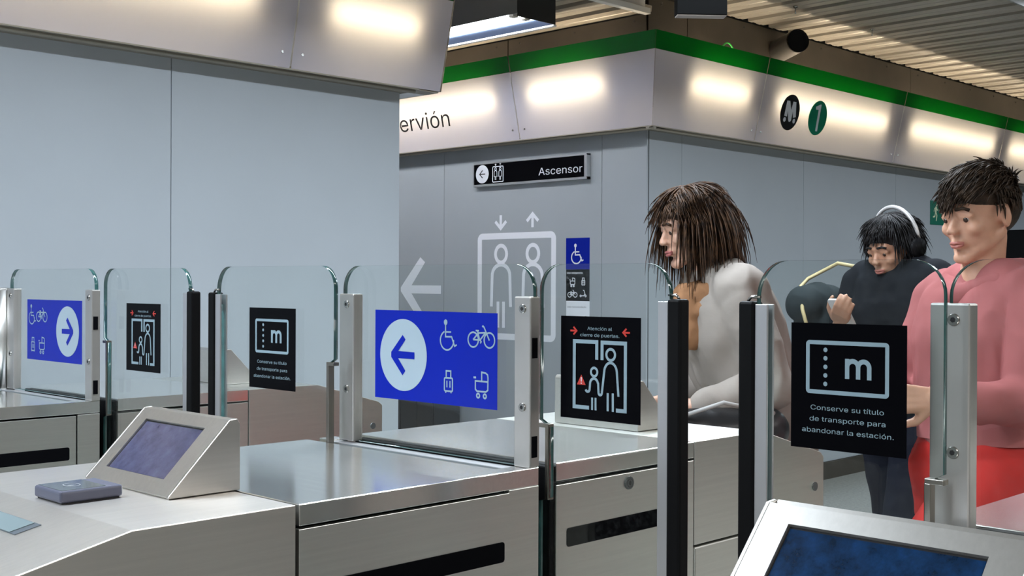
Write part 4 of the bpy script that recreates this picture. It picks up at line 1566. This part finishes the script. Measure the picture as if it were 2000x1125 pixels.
def locks(c, R, s, specs, seed, r0=0.011, n=7):
    """Hair locks: tapered bent strands (direction angles over the scalp, length, fall)."""
    rnd = random.Random(seed)
    bm = BM()
    gl = R.transposed() @ Vector((0, 0, -1))          # gravity in the head's own frame
    for (az, el, ln, fall, fwd, side, down) in specs:
        az += rnd.uniform(-0.06, 0.06)
        el += rnd.uniform(-0.05, 0.05)
        dirv = Vector((cos(el) * cos(az), cos(el) * sin(az), sin(el)))
        base = Vector((-0.014, 0, 0.034)) + Vector((dirv.x * 0.103, dirv.y * 0.084, dirv.z * 0.096))
        pts = []
        L = ln * rnd.uniform(0.85, 1.15)
        comb = Vector((fwd, side, 0)) - gl * down
        comb = comb - dirv * comb.dot(dirv)
        comb = comb.normalized() if comb.length > 1e-3 else Vector((0, 0, -1))
        v = (comb + dirv * 0.10 + Vector((rnd.uniform(-.16, .16), rnd.uniform(-.16, .16), rnd.uniform(-.10, .10)))).normalized()
        p = base - dirv * 0.006
        for i in range(n):
            pts.append(p.copy())
            v = (v + gl * (fall * (i + 1) / n) + Vector((rnd.uniform(-.06, .06), rnd.uniform(-.06, .06), 0))).normalized()
            p = p + v * (L / n)
            q = p - Vector((-0.014, 0, 0.034))           # stay outside the skull
            e_ = sqrt((q.x / 0.105) ** 2 + (q.y / 0.086) ** 2 + (q.z / 0.098) ** 2)
            if e_ < 1.0:
                p = Vector((-0.014, 0, 0.034)) + q / e_
        rings = []
        m = len(pts)
        for i, p in enumerate(pts):
            dd = (pts[min(i + 1, m - 1)] - pts[max(i - 1, 0)]).normalized()
            a = dd.orthogonal().normalized()
            b = dd.cross(a)
            rr = r0 * (1 - (i / (m - 1)) ** 1.6 * 0.9) * s
            pw = c + R @ (p * s)
            A, Bv = R @ a, R @ b
            rings.append([bm.verts.new(pw + (A * cos(2 * pi * k / 6) + Bv * sin(2 * pi * k / 6) * 0.7) * rr) for k in range(6)])
        for A, Bv in zip(rings, rings[1:]):
            for k in range(6):
                bm.faces.new([A[k], A[(k + 1) % 6], Bv[(k + 1) % 6], Bv[k]])
        bm.faces.new(rings[-1])
        bm.faces.new(rings[0][::-1])
    return bm


def hair_mesh(c, R, s, caps, specs, seed, r0=0.011):
    bm = blob([(a, c + R @ (Vector(b) * s), *([[x * s for x in d_[0]], R] if a == 'ell' else [c + R @ (Vector(d_[0]) * s), d_[1] * s, d_[2] * s])) for a, b, *d_ in caps], 0.006, 2)
    lk = locks(c, R, s, specs, seed, r0)
    me = bpy.data.meshes.new('tmp')
    lk.to_mesh(me)
    lk.free()
    bm.from_mesh(me)
    bpy.data.meshes.remove(me)
    return bm


def hair_mat(name, c0, c1):
    m, n, l, p = new_mat(name)
    p.inputs['Roughness'].default_value = 0.6
    p.inputs['Specular IOR Level'].default_value = 0.25
    tc = n.new('ShaderNodeTexCoord')
    t = n.new('ShaderNodeTexNoise')
    t.inputs['Scale'].default_value = 60
    t.inputs['Detail'].default_value = 5
    l.new(tc.outputs['Object'], t.inputs['Vector'])
    cr = n.new('ShaderNodeValToRGB')
    cr.color_ramp.elements[0].position = 0.35
    cr.color_ramp.elements[0].color = (*c0, 1)
    cr.color_ramp.elements[1].position = 0.72
    cr.color_ramp.elements[1].color = (*c1, 1)
    l.new(t.outputs['Fac'], cr.inputs['Fac'])
    l.new(cr.outputs['Color'], p.inputs['Base Color'])
    MATS[name] = m
    return m


def skin_mat(name, col):
    m = mat(name, col, 0.5, bump=0.05, bscale=220, var=0.06, vscale=30)
    p = m.node_tree.nodes['Principled BSDF']
    p.inputs['Subsurface Weight'].default_value = 0.12
    p.inputs['Subsurface Radius'].default_value = (0.02, 0.008, 0.004)
    p.inputs['Subsurface Scale'].default_value = 0.3
    return m


def cloth(name, col, rough=0.85, var=0.06):
    return mat(name, col, rough, bump=0.12, bscale=130, var=var, vscale=12, spec=0.08)


def legs(B, hipw, steps, kn=(0.53, 0.51), thick=1.0):
    """steps: for left and right leg (foot forward offset, lift). Returns limb joints."""
    J = []
    for k, (ff, lift) in zip((1, -1), steps):
        hip = B.P(0, hipw * k, 0.90)
        ank = B.P(ff, 0.085 * k, 0.085 + lift)
        mid = (hip + ank) / 2 + B.h * (0.045 + 0.25 * lift) * B.k
        J.append((hip, mid, ank))
    return J


def leg_shapes(J, t=1.0, flare=1.0):
    out = []
    for hip, kn, an in J:
        out += [('cap', hip, kn, 0.083 * t, 0.060 * t), ('cap', kn, an, 0.058 * t, 0.045 * t * flare)]
    return out


def shoes(root, B, J, m, sole):
    for hip, kn, an in J:
        z = an.z - 0.085 * B.k
        q = Vector((an.x, an.y, z))
        bm = blob([('cap', q + Vector((0, 0, 0.045)) - B.h * 0.03, q + Vector((0, 0, 0.040)) + B.h * 0.12, 0.042, 0.036), ('cap', q + Vector((0, 0, 0.05)), q + Vector((0, 0, 0.10)), 0.045, 0.047),
                   ('cap', q + Vector((0, 0, 0.032)) + B.h * 0.10, q + Vector((0, 0, 0.030)) + B.h * 0.155, 0.036, 0.028)], 0.007, 3)
        for v in bm.verts:
            v.co.z = max(v.co.z, z + 0.008)
        sh = sub(bm, m, 'shoe', root)
        bm = blob([('cap', q + Vector((0, 0, 0.012)) - B.h * 0.035, q + Vector((0, 0, 0.012)) + B.h * 0.155, 0.042, 0.034)], 0.007, 2)
        for v in bm.verts:
            v.co.z = min(max(v.co.z, z), z + 0.020)
        sub(bm, sole, 'sole', sh)


def torso_shapes(B, sh=0.17, ch=(0.105, 0.15), wa=(0.09, 0.125), hp=(0.10, 0.150), g=0.0):
    """Trunk built of cross-wise capsules from hips to shoulders; g is the ease of a garment."""
    o = []
    for z, f, hw, r in ((0.90, 0.0, hp[1] - 0.085, hp[0]), (0.98, 0.0, hp[1] - 0.09, hp[0] - 0.004), (1.08, 0.005, wa[1] - 0.075, wa[0]), (1.18, 0.008, ch[1] - 0.085, ch[0] - 0.006),
                        (1.28, 0.004, ch[1] - 0.08, ch[0]), (1.36, -0.006, ch[1] - 0.07, ch[0] - 0.018)):
        o.append(('cap', B.P(f, hw, z), B.P(f, -hw, z), r * B.k + g, r * B.k + g))
    for a, b in zip(o[:-1], o[1:]):
        pass
    o2 = list(o)
    for a, b in zip(o[:-1], o[1:]):
        for i in (1, 2):
            o2.append(('cap', a[i], b[i], a[3], b[3]))
    o2.append(('cap', B.P(-0.012, sh - 0.02, 1.405), B.P(-0.012, -sh + 0.02, 1.405), 0.055 * B.k + g, 0.055 * B.k + g))
    o2.append(('cap', B.P(-0.012, sh * 0.45, 1.43), B.P(-0.012, -sh * 0.45, 1.43), 0.05 * B.k + g, 0.05 * B.k + g))
    return o2


def arm(sh, el, wr, r=(0.048, 0.038, 0.027), g=0.0):
    return [('cap', sh, el, r[0] + g, r[1] + g), ('cap', el, wr, r[1] + g, r[2] + g)]


R_ = Vector((rt0.x, rt0.y, 0))
F_ = Vector((cos(YAW), sin(YAW), 0))

# ---- person in the pink hoodie, walking to the picture's left
HEAD = (-R_ * 0.90 - F_ * 0.40)
B = Body((3.150, 1.352), HEAD, lean=-0.03, height=1.595)
SK = skin_mat('skin_fair', (0.55, 0.30, 0.20))
pk = thing('person', B.o, 'person in pink hoodie and red trousers with swept dark brown hair', 'person')
hc, HR = head_frame(B, (3.150, 1.350, 1.533), 0.06, 0.16)
steps = ((0.50, 0.20), (-0.22, 0.02))
J = legs(B, 0.085, steps)
Ls, Rs = B.P(-0.01, 0.185, 1.39), B.P(-0.01, -0.185, 1.39)
Le, Re = B.P(0.06, 0.245, 1.13), B.P(0.05, -0.24, 1.13)
Lw, Rw = B.P(0.30, 0.19, 1.14), B.P(0.26, -0.15, 1.12)
neck = [('cap', B.P(0.005, 0, 1.40), hc + HR @ Vector((-0.02, 0, -0.06)), 0.058, 0.054)]
hand_d = (Lw - Le).normalized()
body = head_shapes(hc, HR, 1.04) + neck + torso_shapes(B) + leg_shapes(J) + arm(Ls, Le, Lw) + arm(Rs, Re, Rw) \
    + hand_shapes(Lw + hand_d * 0.03, hand_d, -B.l + Vector((0, 0, -0.3)), 1.0, 0.5, 1) + hand_shapes(Rw + (Rw - Re).normalized() * 0.03, (Rw - Re), B.l, 1.0, 0.5, -1)
sub(blob(body, 0.0055, 3), SK, 'body', pk)
DBR = hair_mat('hair_dark_brown', (0.012, 0.007, 0.004), (0.055, 0.032, 0.018))
face_parts(pk, hc, HR, 1.04, DBR, mat('lips_pink', (0.42, 0.15, 0.12), 0.4))
specs = []
for i in range(800):                                    # top combed forward into a fringe
    specs.append((random.uniform(-pi, pi), random.uniform(0.35, 1.45), 0.075, 0.22, 1.0, random.uniform(-.25, .1), -0.1))
for i in range(240):
    specs.append((random.uniform(-0.95, 0.95), random.uniform(0.42, 0.85), 0.07, 0.22, 1.0, random.uniform(-.3, .1), -0.1))
for i in range(160):
    specs.append((random.choice((-1, 1)) * random.uniform(1.15, 3.1), random.uniform(-0.15, 0.45), 0.035, 0.3, -0.1, 0, -1))
for i in range(260):                                    # crown
    a = random.uniform(-pi, pi)
    specs.append((a, random.uniform(0.9, 1.56), 0.075, 0.4, cos(a) + 0.8, sin(a), 0.1))
caps_ = [('ell', (-0.016, 0, 0.052), (0.101, 0.081, 0.078)), ('ell', (-0.045, 0, 0.016), (0.070, 0.080, 0.075))]
sub(hair_mesh(hc, HR, 1.04, caps_, specs, 3, 0.0048), DBR, 'hair', pk)
PINK = cloth('pink_fleece', (0.37, 0.12, 0.12))
g = 0.024
hood = [('cap', B.P(0.02, 0.09, 1.44), B.P(-0.085, 0.055, 1.455), 0.040, 0.052), ('cap', B.P(0.02, -0.09, 1.44), B.P(-0.085, -0.055, 1.455), 0.040, 0.052), ('cap', B.P(-0.095, 0.05, 1.45), B.P(-0.095, -0.05, 1.45), 0.060, 0.060),
        ('cap', B.P(0.02, 0.09, 1.44), B.P(0.085, 0.0, 1.405), 0.036, 0.030), ('cap', B.P(0.02, -0.09, 1.44), B.P(0.085, 0.0, 1.405), 0.036, 0.030)]
top = [t for t in torso_shapes(B, g=g) if True] + arm(Ls, Le, Lw - hand_d * 0.005, (0.066, 0.058, 0.044), 0.004) + arm(Rs, Re, Rw - (Rw - Re).normalized() * 0.005, (0.066, 0.058, 0.044), 0.004)
bm = blob(top, 0.008, 3, wr=(0.009, 8, 4, 3.0))
hz_ = 1.0 * B.k
bmesh.ops.bisect_plane(bm, geom=bm.verts[:] + bm.edges[:] + bm.faces[:], plane_co=(0, 0, hz_), plane_no=(0, 0, -1), clear_outer=True)
hd = sub(bm, PINK, 'hoodie', pk, label='pink hoodie')
sub(blob(hood, 0.008, 4, wr=(0.003, 14, 10, 9.0)), PINK, 'hood', hd)
sub(blob([('cap', B.P(0.055 * cos(a) * 1.0, 0.105 * sin(a), 1.01), B.P(0.055 * cos(a + 0.45), 0.105 * sin(a + 0.45), 1.01), 0.068, 0.068) for a in [0.45 * i for i in range(14)]], 0.008, 3), PINK, 'waistband', hd)
RED = cloth('red_tracksuit', (0.46, 0.030, 0.026), 0.7)
bm = blob(leg_shapes(J, 1.40, 1.35) + [('cap', B.P(0, 0.065, 0.95), B.P(0, -0.065, 0.95), 0.114, 0.114), ('cap', B.P(0, 0.065, 0.88), B.P(0, -0.065, 0.88), 0.122, 0.122), ('cap', B.P(0, 0.07, 0.80), B.P(0, -0.07, 0.80), 0.110, 0.110)], 0.008, 3, wr=(0.005, 9, 6, 5.0))
trs = sub(bm, RED, 'trousers', pk, label='red trousers')
bm = BM()
for q in (0.0, 0.022):
    pts = []
    hip, kn, an = J[0]
    for i in range(9):
        t = i / 8
        p = hip.lerp(kn, t)
        r = 0.083 * 1.3 + (0.060 * 1.3 - 0.083 * 1.3) * t
        pts.append(p + (B.l * 0.97 + B.h * (-0.2 + q * 10)).normalized() * (r + 0.004))
    pipe(bm, pts, 0.006, 6)
sub(bm, cloth('white_stripe', (0.75, 0.68, 0.65)), 'stripe', trs, label='white side stripes')
shoes(pk, B, J, mat('shoe_white', (0.6, 0.6, 0.58), 0.5), mat('sole_white', (0.7, 0.7, 0.68), 0.6))
# small white print on the chest
lw = B.P(0.10, 0.10, 1.33)
bm = BM()
PP = Plane(B.P(0.128, 0.085, 1.325), (B.l * -1).normalized(), (0, 0, 1), B.h)
for i in range(7):
    stroke(bm, PP, [(-24 + i * 7, 0), (-20 + i * 7, 5 if i % 2 else -3)], 3, 0.012)
sub(bm, WHITEP, 'chest_print', hd, label='small white chest print')

# ---- person in the cream jacket, leaning forward, to the picture's left
HEAD = (-R_ * 0.97 - F_ * 0.22)
B = Body((3.142, 1.992), HEAD, lean=0.36, height=1.63)
wn = thing('person', B.o, 'person with long brown hair in cream jacket and tan scarf, leaning forward', 'person')
SK2 = skin_mat('skin_light', (0.58, 0.33, 0.23))
hc, HR = head_frame(B, (2.952, 2.138, 1.517), 0.0, 0.22)
J = legs(B, 0.082, ((0.26, 0.0), (-0.20, 0.03)))
Ls, Rs = B.P(0.0, 0.165, 1.375), B.P(0.0, -0.165, 1.375)
Le, Re = B.P(0.03, 0.235, 1.11), B.P(0.02, -0.22, 1.10)
Lw, Rw = B.P(0.245, 0.20, 1.06), B.P(0.22, -0.16, 1.04)
neck = [('cap', B.P(0.01, 0, 1.39), hc + HR @ Vector((-0.02, 0, -0.06)), 0.050, 0.046)]
hand_d = (Lw - Le).normalized()
body = head_shapes(hc, HR, 0.98, 0.9) + neck + torso_shapes(B, sh=0.155) + leg_shapes(J) + arm(Ls, Le, Lw, (0.042, 0.034, 0.024)) + arm(Rs, Re, Rw, (0.042, 0.034, 0.024)) \
    + hand_shapes(Lw + hand_d * 0.03, hand_d, -B.l + Vector((0, 0, -0.3)), 0.93, 0.45, 1) + hand_shapes(Rw + (Rw - Re).normalized() * 0.03, (Rw - Re), B.l, 0.93, 0.45, -1)
sub(blob(body, 0.0055, 3), SK2, 'body', wn)
BRN = hair_mat('hair_brown', (0.016, 0.008, 0.005), (0.105, 0.050, 0.022))
face_parts(wn, hc, HR, 0.98, BRN, mat('lips_rose', (0.40, 0.12, 0.11), 0.4))
specs = []
for i in range(620):
    a = random.choice((-1, 1)) * random.uniform(0.95, 3.1)
    specs.append((a, random.uniform(-0.1, 1.0), random.uniform(0.22, 0.30), 0.9, -0.05, 0.05 * (1 if a > 0 else -1), -1.0))
for i in range(420):
    a = random.uniform(-1.3, 1.3)
    specs.append((a, random.uniform(0.5, 1.45), 0.15, 0.35, -0.1, 0.9 * (1 if a > 0 else -1), -0.2))
for i in range(90):
    specs.append((random.uniform(-0.75, 0.75), random.uniform(0.40, 0.75), 0.055, 0.35, 1.0, 0, -0.5))
for i in range(260):                                    # crown
    a = random.uniform(-pi, pi)
    specs.append((a, random.uniform(0.9, 1.56), 0.14, 0.4, cos(a) + -0.1, sin(a), 0.1))
caps_ = [('ell', (-0.018, 0, 0.046), (0.101, 0.081, 0.084)), ('ell', (-0.058, 0, -0.010), (0.068, 0.084, 0.100)), ('cap', (-0.075, 0.03, -0.05), (-0.115, 0.03, -0.20), 0.05, 0.03), ('cap', (-0.075, -0.03, -0.05), (-0.115, -0.03, -0.20), 0.05, 0.03)]
sub(hair_mesh(hc, HR, 0.98, caps_, specs, 5, 0.0044), BRN, 'hair', wn)
CREAMC = cloth('cream_fleece', (0.31, 0.275, 0.245), 0.9, 0.04)
top = torso_shapes(B, sh=0.155, g=0.034) + arm(Ls, Le, Lw - hand_d * 0.01, (0.066, 0.058, 0.046), 0.004) + arm(Rs, Re, Rw - (Rw - Re).normalized() * 0.01, (0.066, 0.058, 0.046), 0.004)
top += [('cap', B.P(0, 0.07, 0.86), B.P(0, -0.07, 0.86), 0.128, 0.128)]
bm = blob(top, 0.008, 3, wr=(0.008, 8, 5, 13.0))
bmesh.ops.bisect_plane(bm, geom=bm.verts[:] + bm.edges[:] + bm.faces[:], plane_co=(0, 0, 0.80), plane_no=(0, 0, -1), clear_outer=True)
jk = sub(bm, CREAMC, 'jacket', wn, label='cream jacket')
TAN = cloth('tan_wool', (0.32, 0.165, 0.085), 0.9, 0.15)
sc_ = []
for i in range(13):
    a0, a1 = 2 * pi * i / 13, 2 * pi * (i + 1) / 13
    p = lambda a: B.P(0.02 + 0.088 * cos(a), 0.098 * sin(a), 1.425 - 0.030 * cos(a) + 0.008 * sin(3 * a))
    sc_.append(('cap', p(a0), p(a1), 0.037, 0.037))
    q = lambda a: B.P(0.03 + 0.10 * cos(a), 0.112 * sin(a), 1.375 - 0.035 * cos(a))
    sc_.append(('cap', q(a0), q(a1), 0.034, 0.034))
sc_ += [('cap', B.P(0.125, 0.04, 1.37), B.P(0.150, 0.05, 1.27), 0.040, 0.042)]
sub(blob(sc_, 0.007, 3, wr=(0.005, 22, 16, 2.0)), TAN, 'scarf', wn, label='tan scarf')
DKT = cloth('dark_denim', (0.018, 0.020, 0.028), 0.8)
sub(blob(leg_shapes(J, 1.12, 1.1) + [('cap', B.P(0, 0.065, 0.88), B.P(0, -0.065, 0.88), 0.108, 0.108)], 0.008, 3, wr=(0.004, 9, 6, 15.0)), DKT, 'trousers', wn, label='dark trousers')
shoes(wn, B, J, mat('shoe_black', (0.015, 0.015, 0.016), 0.4), mat('sole_black', (0.02, 0.02, 0.02), 0.7))
# black bag carried at the hip: a thing of its own
bc = B.P(0.27, 0.262, 0.985)
bg = thing('shoulder_bag', bc - Vector((0, 0, 0.12)), 'black shoulder bag hanging beside the cream jacket', 'bag')
bm = blob([('cap', bc + B.h * 0.10, bc - B.h * 0.16, 0.062, 0.062), ('cap', bc + B.h * 0.10 - Vector((0, 0, 0.06)), bc - B.h * 0.16 - Vector((0, 0, 0.06)), 0.062, 0.058)], 0.008, 4, wr=(0.003, 12, 10, 4.0))
sub(bm, mat('black_leather', (0.012, 0.012, 0.013), 0.35, bump=0.15, bscale=120), 'pouch', bg)
bm = BM()
pts = [bc - B.h * 0.16 + Vector((0, 0, 0.03)), B.P(-0.12, 0.16, 1.15), B.P(-0.10, 0.08, 1.36), B.P(-0.02, 0.02, 1.475)]
pts = [bc + B.h * 0.10 + B.l * 0.05 + Vector((0, 0, 0.05)), bc + B.l * 0.075 + Vector((0, 0, 0.085)), bc - B.h * 0.16 + B.l * 0.05 + Vector((0, 0, 0.05))]
pipe(bm, pts, 0.006, 8)
sub(bm, mat('strap_grey', (0.35, 0.34, 0.33), 0.5), 'handle', bg, label='pale grey handle')

# ---- person with headphones, head bowed over a phone
HEAD = (-R_ * 0.80 - F_ * 0.60)
B = Body((4.235, 2.085), HEAD, lean=0.10, height=1.66)
yh = thing('person', B.o, 'person in black T-shirt with headphones and black hair, head bowed over a phone', 'person')
SK3 = skin_mat('skin_tan', (0.47, 0.25, 0.16))
hc, HR = head_frame(B, (4.175, 2.112, 1.480), -0.10, 0.27)
J = legs(B, 0.085, ((0.16, 0.0), (-0.18, 0.02)))
Ls, Rs = B.P(0.0, 0.185, 1.385), B.P(0.0, -0.185, 1.385)
Le, Re = B.P(0.02, 0.235, 1.10), B.P(0.06, -0.26, 1.13)
Lw, Rw = B.P(0.26, 0.12, 1.13), B.P(0.24, -0.10, 1.23)
neck = [('cap', B.P(0.01, 0, 1.39), hc + HR @ Vector((-0.03, 0, -0.055)), 0.056, 0.052)]
dl, dr = (Lw - Le).normalized(), (Rw - Re).normalized()
ph_c = B.P(0.33, 0.0, 1.25)
body = head_shapes(hc, HR, 1.0) + neck + torso_shapes(B) + leg_shapes(J) + arm(Ls, Le, Lw) + arm(Rs, Re, Rw) \
    + hand_shapes(Lw + dl * 0.03, dl, Vector((0, 0, 1)) + B.h * -0.3, 0.98, 0.45, -1) + hand_shapes(Rw + dr * 0.03, dr, B.h * -0.8 + Vector((0, 0, 0.8)), 0.98, 0.55, 1)
sub(blob(body, 0.0055, 3), SK3, 'body', yh)
BLK = hair_mat('hair_black', (0.004, 0.004, 0.005), (0.022, 0.019, 0.019))
face_parts(yh, hc, HR, 1.0, BLK, mat('lips_pink', (0.42, 0.15, 0.12), 0.4))
specs = []
for i in range(850):
    a = random.uniform(-pi, pi)
    if abs(a) < 0.85:
        specs.append((a, random.uniform(0.7, 1.45), 0.07, 0.22, cos(a), sin(a), -0.2))
    else:
        specs.append((a, random.uniform(0.0, 1.45), random.uniform(0.075, 0.125), 0.28, cos(a), sin(a), -0.3))
for i in range(130):
    specs.append((random.uniform(-0.9, 0.9), random.uniform(0.42, 0.80), 0.055, 0.25, 1.0, random.uniform(-.5, .5), -0.2))
for i in range(260):                                    # crown
    a = random.uniform(-pi, pi)
    specs.append((a, random.uniform(0.9, 1.56), 0.09, 0.4, cos(a) + 0.1, sin(a), 0.1))
caps_ = [('ell', (-0.018, 0, 0.046), (0.101, 0.082, 0.084)), ('ell', (-0.050, 0, 0.0), (0.072, 0.086, 0.085))]
sub(hair_mesh(hc, HR, 1.0, caps_, specs, 8, 0.0046), BLK, 'hair', yh)
TEE = cloth('black_cotton', (0.010, 0.011, 0.014), 0.85)
top = torso_shapes(B, g=0.018) + [('cap', Ls, Ls.lerp(Le, 0.62), 0.064, 0.060), ('cap', Rs, Rs.lerp(Re, 0.62), 0.064, 0.060), ('cap', B.P(0, 0.07, 0.86), B.P(0, -0.07, 0.86), 0.118, 0.118)]
bm = blob(top, 0.008, 3, wr=(0.004, 9, 6, 21.0))
bmesh.ops.bisect_plane(bm, geom=bm.verts[:] + bm.edges[:] + bm.faces[:], plane_co=(0, 0, 0.82), plane_no=(0, 0, -1), clear_outer=True)
ts = sub(bm, TEE, 't_shirt', yh, label='black T-shirt')
bm = BM()
PP = Plane(B.P(0.118, 0.03, 1.20), (B.l * -1).normalized(), (0, 0, 1), B.h)
for i, (a, b, w_) in enumerate(((-62, -8, 9), (-58, 6, 5), (-48, 2, 7), (-60, -6, 5))):
    stroke(bm, PP, [(a, 20 - i * 13), (b, 26 - i * 13)], w_, 0.014)
sub(bm, GREYP, 'shirt_print', ts, label='pale chest print')
NVY = cloth('navy_twill', (0.014, 0.016, 0.028), 0.75)
sub(blob(leg_shapes(J, 1.28, 1.5) + [('cap', B.P(0, 0.065, 0.87), B.P(0, -0.065, 0.87), 0.112, 0.112)], 0.008, 3, wr=(0.005, 8, 5, 25.0)), NVY, 'trousers', yh, label='navy trousers')
shoes(yh, B, J, mat('shoe_black', (0.015, 0.015, 0.016), 0.4), mat('sole_white', (0.7, 0.7, 0.68), 0.6))
# headphones: worn, but a thing of its own
hp = thing('headphones', hc, 'black headphones with pale band on the bowed dark-haired head', 'headphones')
T = lambda p: hc + HR @ Vector(p)
bm = BM()
pipe(bm, [T((-0.030 - 0.006 * sin(a), 0.104 * cos(a), 0.028 + 0.124 * sin(a))) for a in [radians(q) for q in range(0, 181, 9)]], 0.0075, 10)
sub(bm, mat('band_silver', (0.6, 0.58, 0.57), 0.3, 0.4), 'headband', hp, label='pale headband')
for k in (1, -1):
    sub(tube(BM(), T((-0.014, 0.088 * k, 0.0)), T((-0.014, 0.118 * k, 0.0)), 0.040, 0.034, n=28), BLACKM, 'ear_cup', hp)
pn_ = thing('mobile_phone', ph_c, 'pale mobile phone in the hands of the person with headphones', 'phone')
pc = Rw + dr * 0.10 + B.h * -0.012
bm = BM()
ax = (B.l * -1).normalized()
ayv = (Vector((0, 0, 0.8)) + B.h * 0.6).normalized()
azv = ax.cross(ayv)
PQ = Plane(pc, ax, ayv, azv)
slab(bm, PQ, rrect(-36, 36, -72, 72, 8, 4), -0.004, 0.004)
part('case', bm, mat('phone_pale', (0.62, 0.62, 0.63), 0.3), pn_)
bm = BM()
poly(bm, PQ, rrect(-33, 33, -68, 68, 6, 4), 0.0044 if azv.dot(B.h) < 0 else -0.0044)
part('screen', bm, BLACKG, pn_)
# grey bag on the far shoulder with a tan strap
bc = B.P(0.02, -0.385, 1.20)
bg = thing('messenger_bag', bc - Vector((0, 0, 0.2)), 'dark grey bag with tan strap hanging beside the person with headphones', 'bag')
bm = blob([('cap', bc + Vector((0, 0, 0.10)) + B.h * 0.08, bc + Vector((0, 0, 0.10)) - B.h * 0.08, 0.075, 0.075), ('cap', bc - Vector((0, 0, 0.14)) + B.h * 0.10, bc - Vector((0, 0, 0.14)) - B.h * 0.10, 0.09, 0.09),
           ('cap', bc + Vector((0, 0, 0.10)), bc - Vector((0, 0, 0.14)), 0.085, 0.10)], 0.009, 4, wr=(0.004, 10, 8, 31.0))
sub(bm, cloth('dark_grey_canvas', (0.022, 0.028, 0.030), 0.8), 'pouch', bg)
bm = BM()
sp_ = [Rs + Vector((0, 0, 0.064)), Rs.lerp(bc, 0.5) + Vector((0, 0, 0.17)), bc + Vector((0, 0, 0.20)) + B.h * 0.02 - B.l * 0.03, bc + Vector((0, 0, 0.17)) + B.h * 0.10 + B.l * 0.0, bc + Vector((0, 0, 0.08)) + B.h * 0.145 + B.l * 0.045, bc + Vector((0, 0, -0.03)) + B.h * 0.14 + B.l * 0.08]
pipe(bm, sp_, 0.0075, 8)
sub(bm, mat('tan_strap', (0.45, 0.36, 0.18), 0.6), 'strap', bg, label='tan strap')
